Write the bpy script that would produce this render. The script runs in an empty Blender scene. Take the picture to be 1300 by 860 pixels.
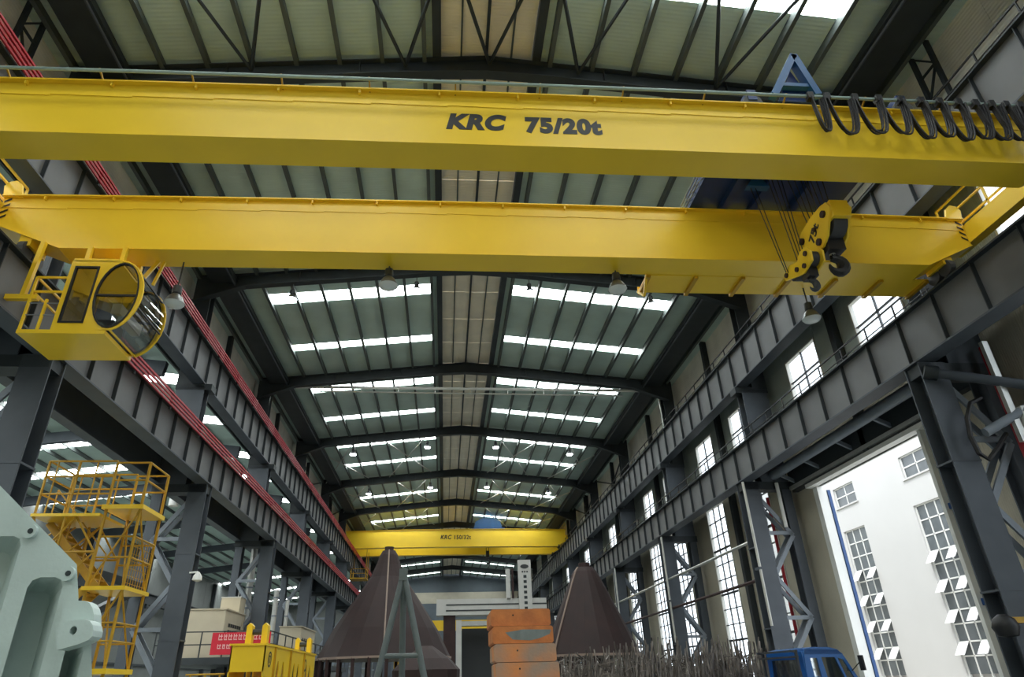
import bpy, math, random
from mathutils import Vector, Matrix
from mathutils.geometry import tessellate_polygon
random.seed(7)
S = bpy.context.scene
COL = S.collection

# ------------------------------------------------------------------ camera
cam_data = bpy.data.cameras.new('camera')
cam = bpy.data.objects.new('camera', cam_data)
COL.objects.link(cam)
S.camera = cam
YAW, PITCH, ROLL = math.radians(4.49), math.radians(27.77), math.radians(-1.46)
FPX, PPX = 828.1, 626.0
_f = Vector((math.sin(YAW)*math.cos(PITCH), math.cos(YAW)*math.cos(PITCH), math.sin(PITCH)))
_r = Vector((math.cos(YAW), -math.sin(YAW), 0))
_u = _r.cross(_f)
_R = math.cos(ROLL)*_r + math.sin(ROLL)*_u
_U = -math.sin(ROLL)*_r + math.cos(ROLL)*_u
cam.matrix_world = Matrix(((_R.x, _U.x, -_f.x, 0), (_R.y, _U.y, -_f.y, 0), (_R.z, _U.z, -_f.z, 1.6), (0, 0, 0, 1)))
cam_data.sensor_fit = 'HORIZONTAL'
cam_data.sensor_width = 36
cam_data.lens = FPX/1300*36
cam_data.shift_x = (650-PPX)/1300
cam_data.clip_start = 0.1
cam_data.clip_end = 1000

# ------------------------------------------------------------------ light, sky, exposure
W = bpy.data.worlds.new('overcast_sky')
S.world = W
W.use_nodes = True
W.node_tree.nodes['Background'].inputs[0].default_value = (0.86, 0.93, 1.0, 1)
W.node_tree.nodes['Background'].inputs[1].default_value = 1.7
sd = bpy.data.lights.new('sun', 'SUN'); sd.energy = 1.0; sd.angle = math.radians(6); sd.color = (1, .96, .9)
sun = bpy.data.objects.new('sun', sd); COL.objects.link(sun)
sun.rotation_euler = Vector((0.42, 0.25, -0.87)).to_track_quat('-Z', 'Y').to_euler()
SKYLIGHT = 9.0          # radiance of the translucent roof lights under the bright sky
S.view_settings.view_transform = 'Standard'
S.view_settings.look = 'None'
S.view_settings.gamma = 1
S.view_settings.exposure = 1.05
S.view_settings.use_curve_mapping = False
S.cycles.max_bounces = 8
S.cycles.diffuse_bounces = 5
S.cycles.sample_clamp_indirect = 6.0

# ------------------------------------------------------------------ helpers
def lin(r, g, b):
    def c(x):
        x /= 255
        return x/12.92 if x <= .04045 else ((x+.055)/1.055)**2.4
    return (c(r), c(g), c(b), 1)

def mat(name, col, rough=.5, metal=0, noise=0, nscale=4, bump=0, bscale=20, col2=None, emit=0, spec=.5, wave=None):
    m = bpy.data.materials.new(name); m.use_nodes = True
    nt = m.node_tree; b = nt.nodes['Principled BSDF']
    b.inputs['Base Color'].default_value = col
    b.inputs['Roughness'].default_value = rough
    b.inputs['Metallic'].default_value = metal
    b.inputs['Specular IOR Level'].default_value = spec
    tc = nt.nodes.new('ShaderNodeTexCoord')
    if noise:
        n = nt.nodes.new('ShaderNodeTexNoise'); n.inputs['Scale'].default_value = nscale; n.inputs['Detail'].default_value = 5
        nt.links.new(tc.outputs['Object'], n.inputs['Vector'])
        mr = nt.nodes.new('ShaderNodeMapRange'); mr.inputs[1].default_value = .3; mr.inputs[2].default_value = .7
        nt.links.new(n.outputs[0], mr.inputs[0])
        mx = nt.nodes.new('ShaderNodeMix'); mx.data_type = 'RGBA'
        c2 = col2 or tuple(x*(1-noise) for x in col[:3])+(1,)
        mx.inputs[6].default_value = col; mx.inputs[7].default_value = c2
        nt.links.new(mr.outputs[0], mx.inputs[0]); nt.links.new(mx.outputs[2], b.inputs['Base Color'])
    if bump or wave:
        bp = nt.nodes.new('ShaderNodeBump'); bp.inputs['Strength'].default_value = bump or .5
        if wave:
            w = nt.nodes.new('ShaderNodeTexWave'); w.wave_type = 'BANDS'; w.bands_direction = wave[0]
            w.inputs['Scale'].default_value = wave[1]; w.inputs['Distortion'].default_value = 0
            nt.links.new(tc.outputs['Object'], w.inputs['Vector']); nt.links.new(w.outputs['Fac'], bp.inputs['Height'])
            bp.inputs['Distance'].default_value = .03
        else:
            n2 = nt.nodes.new('ShaderNodeTexNoise'); n2.inputs['Scale'].default_value = bscale
            nt.links.new(tc.outputs['Object'], n2.inputs['Vector']); nt.links.new(n2.outputs[0], bp.inputs['Height'])
            bp.inputs['Distance'].default_value = .02
        nt.links.new(bp.outputs[0], b.inputs['Normal'])
    if emit:
        b.inputs['Emission Color'].default_value = col; b.inputs['Emission Strength'].default_value = emit
    return m

def glass_mat(name, tint=(1, 1, 1, 1), refl=.12, rough=.03):
    m = bpy.data.materials.new(name); m.use_nodes = True
    nt = m.node_tree; nt.nodes.clear()
    o = nt.nodes.new('ShaderNodeOutputMaterial'); t = nt.nodes.new('ShaderNodeBsdfTransparent'); g = nt.nodes.new('ShaderNodeBsdfGlossy')
    t.inputs[0].default_value = tint; g.inputs['Roughness'].default_value = rough
    mx = nt.nodes.new('ShaderNodeMixShader'); mx.inputs[0].default_value = refl
    nt.links.new(t.outputs[0], mx.inputs[1]); nt.links.new(g.outputs[0], mx.inputs[2]); nt.links.new(mx.outputs[0], o.inputs[0])
    return m

M = {}
M['web'] = mat('light_grey_web', lin(112, 113, 115), .55, noise=.25, nscale=.8, spec=.4)
M['steel'] = mat('grey_painted_steel', lin(80, 86, 94), .55, noise=.25, nscale=1.2, spec=.4)
M['steel_dark'] = mat('dark_painted_steel', lin(50, 56, 60), .55, noise=.3, nscale=1.5, spec=.4)
M['steel_light'] = mat('light_grey_steel', lin(128, 136, 146), .5, noise=.2, nscale=2)
M['roof'] = mat('roof_sheet', lin(200, 220, 212), .6, noise=.18, nscale=.6, wave=('Y', 2.2), bump=.25)
M['purlin'] = mat('purlin_steel', lin(84, 92, 90), .6, noise=.2, nscale=2)
M['lining'] = mat('beige_lining_sheet', lin(238, 228, 208), .6, noise=.12, nscale=1.2, wave=('Y', 3.0), bump=.3)
M['panel'] = mat('beige_wall_sheet', lin(190, 183, 165), .6, noise=.16, nscale=.7, wave=('Y', 4.2), bump=.35)
M['panel_mid'] = mat('grey_green_wall_sheet', lin(176, 186, 180), .6, noise=.16, nscale=.7, wave=('Y', 4.2), bump=.35)
M['panel_up'] = mat('cream_wall_sheet', lin(242, 238, 226), .55, noise=.22, nscale=.8, wave=('Z', 2.4), bump=.35)
M['panel_end'] = mat('blue_grey_end_wall', lin(92, 102, 110), .6, noise=.2, nscale=.5, wave=('X', 4), bump=.3)
M['panel_grey'] = mat('grey_wall_sheet', lin(112, 116, 114), .6, noise=.15, nscale=.7, wave=('Y', 4.2), bump=.35)
M['floor'] = mat('concrete_floor', lin(122, 128, 124), .6, noise=.3, nscale=.8, bump=.15)
M['asphalt'] = mat('yard_concrete', lin(185, 182, 175), .8, noise=.15, nscale=.5)
M['yellow'] = mat('yellow_crane_paint', lin(250, 208, 48), .32, noise=.07, nscale=.7, spec=.5)
M['yellow_dull'] = mat('worn_yellow_paint', lin(198, 152, 26), .5, noise=.25, nscale=3)
M['black'] = mat('black_paint', lin(22, 22, 24), .5)
M['rubber'] = mat('black_cable_rubber', lin(26, 24, 26), .55)
M['blue'] = mat('blue_trolley_paint', lin(30, 88, 140), .45, noise=.25, nscale=2)
M['navy'] = mat('navy_trolley_paint', lin(16, 52, 112), .5, noise=.3, nscale=2)
M['red'] = mat('red_conductor', lin(176, 26, 44), .5, noise=.2, nscale=6)
M['redpaint'] = mat('red_pipe_paint', lin(165, 25, 40), .5)
M['teal'] = mat('galvanised_pipe', lin(165, 185, 180), .35, metal=.4, noise=.2, nscale=3)
M['silver'] = mat('silver_duct', lin(205, 205, 200), .35, metal=.5, noise=.15, nscale=3)
M['white'] = mat('white_paint', lin(228, 228, 224), .5, noise=.06, nscale=2)
M['whitewall'] = mat('white_render', lin(196, 195, 193), .8, noise=.04, nscale=.4)
M['frame'] = mat('window_frame_paint', lin(216, 214, 206), .5)
M['mullion'] = mat('dark_mullion', lin(70, 72, 76), .5)
M['glass'] = glass_mat('window_glass', (.97, .99, 1, 1), .08)
M['cabglass'] = glass_mat('cab_glass', (.72, .74, .74, 1), .22)
M['bldglass'] = mat('grey_window_glass', lin(98, 104, 108), .25, noise=.3, nscale=1.2)
M['skylight'] = mat('translucent_skylight', (.94, 1, .99, 1), .6, emit=SKYLIGHT)
M['lamp_on'] = mat('lit_lamp_glass', (.92, .97, 1, 1), .4, emit=14)
M['lamp_off'] = mat('lamp_glass', lin(220, 226, 226), .25, spec=.8)
M['lamp_metal'] = mat('lamp_reflector', lin(120, 122, 124), .35, metal=.6)
M['cast'] = mat('grey_green_casting_paint', lin(190, 206, 201), .45, noise=.10, nscale=3, bump=.12, bscale=30)
M['castdark'] = mat('casting_bore_dark', lin(40, 50, 50), .7)
M['rust'] = mat('rust_brown_plate', lin(48, 27, 25), .7, noise=.4, nscale=1.2, bump=.2)
M['rust_dark'] = mat('dark_rust_steel', lin(60, 36, 34), .7, noise=.4, nscale=2)
M['weld'] = mat('weld_seam', lin(150, 130, 118), .6)
M['green_steel'] = mat('grey_green_tube', lin(104, 114, 114), .5, noise=.2, nscale=3)
M['orange'] = mat('orange_weight_paint', lin(212, 130, 66), .6, noise=.3, nscale=4, bump=.2, col2=lin(180, 106, 56))
M['orange_worn'] = mat('orange_paint_worn_to_grey', lin(226, 138, 62), .6, noise=1, nscale=1.3, bump=.2, col2=lin(138, 140, 132))
M['bare'] = mat('bare_grey_patch', lin(128, 138, 136), .6, noise=.3, nscale=6)
M['cream'] = mat('cream_cabinet_paint', lin(196, 184, 160), .55, noise=.08, nscale=2)
M['banner'] = mat('red_banner_cloth', lin(206, 34, 56), .7, noise=.1, nscale=5)
M['bannerink'] = mat('pale_banner_ink', lin(238, 190, 190), .7)
M['truckblue'] = mat('blue_truck_paint', lin(22, 96, 170), .3, noise=.06, nscale=3, spec=.7)
M['truckglass'] = glass_mat('truck_glass', (.75, .8, .8, 1), .3)
M['scrap'] = mat('dark_scrap_steel', lin(40, 34, 32), .45, metal=.4, noise=.5, nscale=2, col2=lin(165, 156, 148))
M['machine'] = mat('machine_light_grey', lin(205, 203, 198), .5, noise=.08, nscale=2)
M['machine_dark'] = mat('machine_dark_grey', lin(58, 60, 62), .6)
M['railblue'] = mat('blue_gate_paint', lin(16, 66, 124), .45)

LOC = {}
class MB:
    def __init__(s): s.v = []; s.f = []
    def add(s, vs, fs):
        o = len(s.v); s.v += [tuple(p) for p in vs]; s.f += [tuple(i+o for i in f) for f in fs]; return s
    def box(s, x0, x1, y0, y1, z0, z1):
        return s.add([(x0,y0,z0),(x1,y0,z0),(x1,y1,z0),(x0,y1,z0),(x0,y0,z1),(x1,y0,z1),(x1,y1,z1),(x0,y1,z1)],
                     [(0,3,2,1),(4,5,6,7),(0,1,5,4),(1,2,6,5),(2,3,7,6),(3,0,4,7)])
    def frame_of(s, p, q, up):
        p, q = Vector(p), Vector(q); d = (q-p).normalized(); up = Vector(up)
        if abs(d.dot(up)) > .98: up = Vector((0, 1, 0)) if abs(d.y) < .9 else Vector((1, 0, 0))
        a = d.cross(up).normalized(); b = a.cross(d)
        return p, q, a, b
    def bar(s, p, q, w, h, up=(0, 0, 1)):
        p, q, a, b = s.frame_of(p, q, up); a = a*w/2; b = b*h/2
        vs = [p-a-b, p+a-b, p+a+b, p-a+b, q-a-b, q+a-b, q+a+b, q-a+b]
        return s.add(vs, [(0,1,2,3),(7,6,5,4),(0,4,5,1),(1,5,6,2),(2,6,7,3),(3,7,4,0)])
    def ibar(s, p, q, w, h, t, up=(0, 0, 1)):
        p, q, a, b = s.frame_of(p, q, up)
        for k in (-1, 1):
            o = b*(k*(h/2-t/2)); s.bar(p+o, q+o, w, t, b)
        return s.bar(p, q, t, h-2*t, b)
    def tube(s, p, q, r, n=8, r2=None):
        p, q, a, b = s.frame_of(p, q, (0, 0, 1)); r2 = r if r2 is None else r2
        vs = []
        for c, rr in ((p, r), (q, r2)):
            vs += [c + a*rr*math.cos(2*math.pi*i/n) + b*rr*math.sin(2*math.pi*i/n) for i in range(n)]
        fs = [(i, (i+1) % n, n+(i+1) % n, n+i) for i in range(n)] + [tuple(range(n))[::-1], tuple(range(n, 2*n))]
        return s.add(vs, fs)
    def path(s, pts, r, n=6):
        pts = [Vector(p) for p in pts]; vs = []; m = len(pts); a = None
        for i, p in enumerate(pts):
            d = (pts[min(i+1, m-1)]-pts[max(i-1, 0)]).normalized()
            if a is None:
                a = d.orthogonal().normalized()
            else:
                a = (a-d*a.dot(d)).normalized()
            b = d.cross(a)
            rr = r[i] if isinstance(r, (list, tuple)) else r
            vs += [p+a*rr*math.cos(2*math.pi*k/n)+b*rr*math.sin(2*math.pi*k/n) for k in range(n)]
        fs = [(i*n+k, i*n+(k+1) % n, (i+1)*n+(k+1) % n, (i+1)*n+k) for i in range(m-1) for k in range(n)]
        fs += [tuple(range(n))[::-1], tuple(range((m-1)*n, m*n))]
        return s.add(vs, fs)
    def plate(s, outer, holes, fn, d0, d1):
        """flat plate with holes; fn(u, v, d) maps the outline into space"""
        loops = [outer]+list(holes)
        pts = [p for l in loops for p in l]
        tris = tessellate_polygon([[Vector((p[0], p[1], 0)) for p in l] for l in loops])
        n = len(pts)
        vs = [fn(u, v, d0) for u, v in pts]+[fn(u, v, d1) for u, v in pts]
        fs = [tuple(t) for t in tris]+[tuple(i+n for i in t[::-1]) for t in tris]
        o = 0
        for l in loops:
            m = len(l)
            fs += [(o+i, o+(i+1) % m, n+o+(i+1) % m, n+o+i) for i in range(m)]; o += m
        return s.add(vs, fs)
    def lathe(s, prof, cx, cy, n=24, cap=True):
        vs = []
        for r, z in prof:
            vs += [(cx+r*math.cos(2*math.pi*i/n), cy+r*math.sin(2*math.pi*i/n), z) for i in range(n)]
        m = len(prof)
        fs = [(j*n+i, j*n+(i+1) % n, (j+1)*n+(i+1) % n, (j+1)*n+i) for j in range(m-1) for i in range(n)]
        if cap: fs += [tuple(range(n))[::-1], tuple(range((m-1)*n, m*n))]
        return s.add(vs, fs)
    def rot(s, c, ang):
        ca, sa = math.cos(ang), math.sin(ang)
        s.v = [(c[0]+(x-c[0])*ca-(y-c[1])*sa, c[1]+(x-c[0])*sa+(y-c[1])*ca, z) for x, y, z in s.v]; return s
    def build(s, name, m, parent=None, smooth=False, label=None, kind=None, recalc=True):
        L = world_loc(parent) if parent else Vector((0, 0, 0))
        me = bpy.data.meshes.new(name)
        me.from_pydata([(x-L.x, y-L.y, z-L.z) for x, y, z in s.v], [], s.f)
        if recalc:
            import bmesh
            bm = bmesh.new(); bm.from_mesh(me); bmesh.ops.recalc_face_normals(bm, faces=bm.faces); bm.to_mesh(me); bm.free()
        me.materials.append(M[m] if isinstance(m, str) else m)
        if smooth:
            me.shade_smooth()
            try: me.set_sharp_from_angle(angle=math.radians(40))
            except Exception: pass
        o = bpy.data.objects.new(name, me); COL.objects.link(o)
        if parent: o.parent = parent
        if label: o['label'] = label
        if kind: o['kind'] = kind
        return o

def world_loc(o):
    v = Vector((0, 0, 0))
    while o: v += Vector(o.location); o = o.parent
    return v

def thing(name, label, cat, loc=(0, 0, 0), group=None):
    o = bpy.data.objects.new(name, None); COL.objects.link(o); o.location = loc; o.empty_display_size = .2
    o['label'] = label; o['category'] = cat
    if group: o['group'] = group
    return o
def struct(name, loc=(0, 0, 0)):
    o = bpy.data.objects.new(name, None); COL.objects.link(o); o.location = loc; o['kind'] = 'structure'; return o
def tag(o, label, cat, group=None):
    o['label'] = label; o['category'] = cat
    if group: o['group'] = group
    return o
def copy_tree(o, loc=None, parent=None, label=None):
    c = o.copy(); COL.objects.link(c)
    if parent: c.parent = parent
    if loc is not None: c.location = loc
    if label: c['label'] = label
    for ch in list(o.children): copy_tree(ch, None, c)
    return c
def rep(o, off):
    """another copy of a part, shifted, sharing its mesh"""
    c = o.copy(); COL.objects.link(c); c.location = Vector(o.location)+Vector(off); return c
def circ(u, v, r, n=14, ru=None):
    return [(u+(ru or r)*math.cos(2*math.pi*i/n), v+r*math.sin(2*math.pi*i/n)) for i in range(n)]
def XZ(u, v, d): return (u, d, v)
def YZ(u, v, d): return (d, u, v)
def text_mesh(name, body, m, parent, x0, x1, z0, z1, y, shear=0.0, bold=.03):
    cu = bpy.data.curves.new(name, 'FONT'); cu.body = body; cu.size = 1; cu.shear = shear; cu.offset = bold; cu.extrude = 0.004; cu.space_character = 1.12
    t = bpy.data.objects.new('lettering_curve', cu); COL.objects.link(t)
    dg = bpy.context.evaluated_depsgraph_get(); me = bpy.data.meshes.new_from_object(t.evaluated_get(dg))
    bpy.data.objects.remove(t); bpy.data.curves.remove(cu)
    xs = [v.co.x for v in me.vertices]; ys = [v.co.y for v in me.vertices]
    L = world_loc(parent)
    for v in me.vertices:
        u = (v.co.x-min(xs))/(max(xs)-min(xs)); w = (v.co.y-min(ys))/(max(ys)-min(ys))
        v.co = Vector((x0+u*(x1-x0), y-.004-v.co.z, z0+w*(z1-z0)))-L
    me.materials.clear(); me.materials.append(M[m]); me.name = name
    o = bpy.data.objects.new(name, me); COL.objects.link(o); o.parent = parent; return o

ORD = ['first', 'second', 'third', 'fourth', 'fifth', 'sixth', 'seventh', 'eighth', 'ninth', 'tenth', 'eleventh', 'twelfth', 'thirteenth', 'fourteenth']
YB, YE = -20.4, 135.6           # hall from back wall to end wall
BAY = [15.6+12*k for k in range(-3, 11)]
XC = 1.2
def roofz(x): return 20.62-.1*abs(x-XC)+.0

# ------------------------------------------------------------------ shell: floor, yard, roof
MB().box(-32.4, 15.4, YB, YE, -.2, 0).build('floor', 'floor', kind='structure')
MB().box(15.4, 90, -60, 190, -.3, -.05).build('ground', 'asphalt', kind='structure')

def strips(y): return (7.9, 1.0) if abs(y-3.6) < .1 else (7.6, .75)
ceil = struct('ceiling')
for sgn, name in ((-1, 'roof_sheet'), (1, 'roof_sheet')):
    xs = (-12.6, -.4) if sgn < 0 else (2.8, 15.5)
    # sheets in bay-wide bands between the roof lights
    for k, y in enumerate(BAY[:-1]):
        ya, yb = y-.2, y+11.8
        xin, xout = (-.9, -9.25) if sgn < 0 else (3.35, 11.95)
        s1, w1 = strips(y)
        segs = [(ya, y+1.85, xs), (y+2.85, y+s1, xs), (y+s1+w1, yb, xs)]
        for s0, sw in ((y+1.85, 1.0), (y+s1, w1)):
            a, b = sorted((xin, xout))
            segs += [(s0, s0+sw, (xs[0], a)), (s0, s0+sw, (b, xs[1]))]
        mb = MB()
        for y0, y1, (a, b) in segs:
            za, zb = roofz(a), roofz(b)
            mb.add([(a,y0,za),(b,y0,zb),(b,y1,zb),(a,y1,za),(a,y0,za+.06),(b,y0,zb+.06),(b,y1,zb+.06),(a,y1,za+.06)],
                   [(0,3,2,1),(4,5,6,7),(0,1,5,4),(1,2,6,5),(2,3,7,6),(3,0,4,7)])
        mb.build(name, 'roof', ceil)
# roof lights: one pane between each pair of purlins
PUR_R = [3.35+1.4333*i for i in range(7)]
PUR_L = [-.9-1.3917*i for i in range(7)]
proto = {}
for y in BAY[:-1]:
    for s0, sw in ((y+1.85, 1.0), (y+strips(y)[0], strips(y)[1])):
        for PL in (PUR_L, PUR_R):
            if s0 < 9:
                a, b = sorted((PL[0], PL[-1])); za, zb = roofz(a)+.05, roofz(b)+.05
                MB().add([(a,s0,za),(b,s0,zb),(b,s0+sw,zb),(a,s0+sw,za)], [(0,3,2,1)]).build('skylight_strip', 'skylight', ceil, recalc=False)
                continue
            for i in range(6):
                a, b = sorted((PL[i], PL[i+1])); key = (a, sw)
                if key not in proto:
                    za, zb = roofz(a)+.05, roofz(b)+.05
                    proto[key] = (s0, MB().add([(a,s0,za),(b,s0,zb),(b,s0+sw,zb),(a,s0+sw,za)], [(0,3,2,1)]).build('skylight_pane', 'skylight', ceil, recalc=False))
                else:
                    rep(proto[key][1], (0, s0-proto[key][0], 0))
# purlins: continuous cold-formed sections along the hall
for x in PUR_L+PUR_R+[-10.6, -11.9, 13.25, 14.6]:
    z = roofz(x)
    MB().box(x-.05, x+.05, YB, YE, z-.3, z-.005).box(x-.05, x+.09, YB, YE, z-.32, z-.3).build('purlin', 'purlin', ceil)
# ridge: beige lining sheets between two dark ridge beams
pr = None
for i, y in enumerate(BAY[:-1]):
    for j in range(4):
        y0 = y-.2+3*j
        for a, b in ((-.33, XC-.05), (XC+.05, 2.75)):
            mb = MB().box(a, b, y0+.015, y0+2.985, 20.52, 20.6)
            mb.build('ridge_lining_sheet', 'lining', ceil)
for x in (-.47, 2.9):
    MB().box(x-.14, x+.14, YB, YE, 20.2, 20.62).build('ridge_beam', 'steel_dark', ceil)
MB().box(XC-.05, XC+.05, YB, YE, 20.42, 20.62).build('ridge_purlin', 'steel_dark', ceil)
for x in (.35, 2.05):
    MB().box(x-.03, x+.03, YB, YE, 20.44, 20.52).build('ridge_rail', 'purlin', ceil)
for sx, x0, x1 in ((-1, -11.3, -10.1), (1, 12.9, 14.2)):
    MB().box(x0, x1, YB, YE, 18.78, 19.02).build('eave_beam', 'steel_dark', ceil)
    MB().tube((x0+.1 if sx > 0 else x1-.1, YB, 18.7), (x0+.1 if sx > 0 else x1-.1, YE, 18.7), .05, 6).build('eave_pipe', 'steel', ceil)

# ------------------------------------------------------------------ walls
def wall_right():
    w = struct('wall_right', (15.3, 15.6, 0))
    n = 0
    for k, y in enumerate(BAY[:-1]):
        ys = [y, y+2.3, y+5.0, y+7.6, y+10.2, y+12]
        door = abs(y-15.6) < .1; joined = {}
        zs = [0, .9, 10.2, 12.0, 14.1, 15.0, 19.6]
        if door:
            ys = [y, y+2.3, y+3.3, y+5.0, y+7.6, y+10.2, y+10.5, y+12]; zs = [0, 8.45, 10.2, 12.0, 14.1, 15.0, 19.6]
        for i in range(len(ys)-1):
            for j in range(len(zs)-1):
                ya, yb, za, zb = ys[i], ys[i+1], zs[j], zs[j+1]
                ym, zm = (ya+yb)/2-y, (za+zb)/2
                inwin = 2.3 < ym < 5.0 or 7.6 < ym < 10.2
                if inwin and 12.0 < zm < 14.1: continue
                if not door and inwin and .9 < zm < 10.2: continue
                if door and zm < 8.45 and 3.3 < ym < 10.5: continue
                jx = .012*((i+j) % 2)
                pm_ = 'panel_up' if zm > 15 else 'panel_mid' if zm > 10.2 else 'panel'
                if y < 0 or y > 60: joined.setdefault(pm_, MB()).box(15.3+jx, 15.42, ya, yb, za, zb)
                else: MB().box(15.3+jx, 15.42, ya, yb, za, zb).build('wall_panel', pm_, w)
        for pm_, mb in joined.items(): mb.build('wall_panel', pm_, w, kind='stuff')
        MB().box(15.0, 15.29, y+5.9, y+6.2, 8.6 if door else 0, 19.3).build('wind_post', 'steel_dark', w)
        for z in (10.9, 16.9):
            MB().box(15.1, 15.29, y, y+12, z-.09, z+.09).build('wall_girt', 'steel_dark' if z < 12 else 'panel_up', w)
    return w
wall_right()

win_n = 0
pane_cache = {}
def window(y0, y1, z0, z1, cols, rows, single=False, heavy=0):
    global win_n
    win_n += 1
    w = struct('window_%d' % win_n, (15.36, (y0+y1)/2, z0))
    t = .07
    MB().box(15.26, 15.44, y0, y1, z0, z0+t).box(15.26, 15.44, y0, y1, z1-t, z1).box(15.26, 15.44, y0, y0+t, z0+t, z1-t).box(15.26, 15.44, y1-t, y1, z0+t, z1-t).build('window_frame', 'frame', w)
    mb = MB()
    cw, rh = (y1-y0-2*t)/cols, (z1-z0-2*t)/rows
    for i in range(1, cols):
        yy = y0+t+cw*i; mb.box(15.31, 15.39, yy-.022, yy+.022, z0+t, z1-t)
    for j in range(1, rows):
        zz = z0+t+rh*j; b = .05 if heavy and j % heavy == 0 else .022
        mb.box(15.30, 15.395, y0+t, y1-t, zz-b, zz+b)
    mb.build('mullion', 'mullion', w)
    if single:
        MB().box(15.345, 15.355, y0+t, y1-t, z0+t, z1-t).build('pane', 'glass', w)
    else:
        first = None
        for i in range(cols):
            for j in range(rows):
                if first is None:
                    first = MB().box(15.345, 15.355, y0+t+.03, y0+t+cw-.03, z0+t+.03, z0+t+rh-.03).build('pane', 'glass', w)
                else:
                    rep(first, (0, cw*i, rh*j))
for k, y in enumerate(BAY[:-1]):
    for a, b in ((2.3, 5.0), (7.6, 10.2)):
        if y < 3: continue
        far = y > 60
        window(y+a, y+b, 12.0, 14.1, 2, 2, single=far)
        if abs(y-15.6) > .1:
            window(y+a, y+b, .9, 10.2, 3, 12, single=far or y < 15, heavy=3)

wl = struct('wall_left', (-12.5, 15.6, 0))
for y in BAY[:-1]:
    for j in range(2):
        MB().box(-12.55, -12.4-.012*j, y+6*j, y+6*j+6, 15.0, 19.5).build('wall_panel', 'panel_up', wl)
    MB().box(-12.4, -12.15, y+5.9, y+6.2, 15.0, 19.3).build('wind_post', 'steel_dark', wl)
    MB().box(-12.4, -12.2, y, y+12, 15.0, 15.3).build('wall_girt', 'steel_dark', wl)
wb = struct('wall_back', (0, YE, 0))
for i in range(9):
    x0 = -12.6+i*3.12
    for z0, z1, m in ((0, 9.5, 'panel_end'), (9.5, 15.2, 'panel_end'), (15.2, 17.2, 'panel'), (17.2, 20.9, 'panel_end')):
        MB().box(x0, x0+3.12, YE-.1, YE+.05, z0, z1).build('wall_panel', m, wb)
MB().box(-32.4, -12.6, YE-.1, YE+.05, 0, 17).build('wall_panel', 'panel_grey', wb)
MB().box(-32.4, 15.4, YB-.15, YB, 0, 21).build('wall_front', 'panel', kind='structure')

# neighbouring hall on the left: roof, far wall
c2 = struct('ceiling.001')
def rz2(x): return 15.0+.11*(10-abs(x+22.3))
for y in BAY[:-1]:
    for (xa, xb) in ((-32.5, -22.3), (-22.3, -12.4)):
        for y0, y1 in ((y, y+2), (y+3.3, y+7.6), (y+8.9, y+12)):
            MB().add([(xa,y0,rz2(xa)),(xb,y0,rz2(xb)),(xb,y1,rz2(xb)),(xa,y1,rz2(xa))], [(0,3,2,1)]).build('roof_sheet', 'roof', c2, recalc=False)
        for y0 in (y+2, y+7.6):
            n = 4; far = y0 > 50 and y0-y > 3
            for i in range(n):
                a = xa+(xb-xa)*i/n; b = xa+(xb-xa)*(i+1)/n
                MB().add([(a,y0,rz2(a)),(b,y0,rz2(b)),(b,y0+1.3,rz2(b)),(a,y0+1.3,rz2(a))], [(0,3,2,1)]).build('roof_sheet' if far else 'skylight_pane' if y0 > 10 else 'skylight_strip', 'roof' if far else 'skylight', c2, recalc=False)
for i in range(14):
    x = -31.8+i*1.48
    MB().box(x-.04, x+.04, YB, YE, rz2(x)-.26, rz2(x)-.02).build('purlin', 'purlin', c2)
w2 = struct('wall_left.001', (-32.4, 15.6, 0))
for y in BAY[:-1]:
    for j in range(4):
        MB().box(-32.5, -32.4+.012*(j % 2), y+3*j, y+3*j+3, 0, 15.2).build('wall_panel', 'panel_grey', w2)
    MB().box(-32.38, -31.9, y-.2, y+.2, 0, 14.6).build('wall_post', 'steel_dark', w2)
    for z in (4, 7.5):
        MB().box(-32.38, -32.2, y, y+12, z-.1, z+.1).build('wall_girt', 'steel_dark', w2)

# ------------------------------------------------------------------ door: the open gate in the right wall
d = struct('door_1', (15.3, 22.5, 0))
MB().box(15.28, 15.66, 25.78, 26.1, 0, 8.45).build('door_jamb', 'white', d)
MB().box(15.1, 15.5, 18.9, 19.05, 0, 8.45).build('door_jamb', 'white', d)
MB().box(15.68, 15.8, 25.74, 25.86, 0, 8.3).build('door_rail', 'railblue', d)
MB().box(15.4, 15.5, 19.05, 19.14, 0, 8.3).build('door_rail', 'railblue', d)
for z in (6.0, 3.3, 1.2):
    MB().box(15.2, 15.3, 18.3, 19.1, z-.09, z+.09).build('rail_bracket', 'railblue', d)
MB().box(14.98, 15.5, 17.6, 26.1, 8.45, 8.6).build('lintel', 'white', d)
MB().box(14.94, 15.3, 17.4, 27.3, 8.7, 8.84).build('lintel', 'silver', d)
MB().box(15.05, 15.29, 17.4, 27.3, 8.6, 8.7).build('lintel_recess', 'machine_dark', d)
MB().box(15.0, 15.29, 16.2, 27.3, 8.84, 9.6).build('door_header', 'steel_dark', d)
mbp = MB().tube((14.35, 16.2, 9.35), (14.35, 27.3, 9.35), .2, 10)
mbp.build('header_tube', 'steel_light', d, smooth=True)
for y in (17.5, 20, 22.4, 24.8, 26.9):
    MB().bar((14.4, y, 9.3), (15.1, y, 8.95), .1, .14).build('header_bracket', 'steel_light', d)

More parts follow.
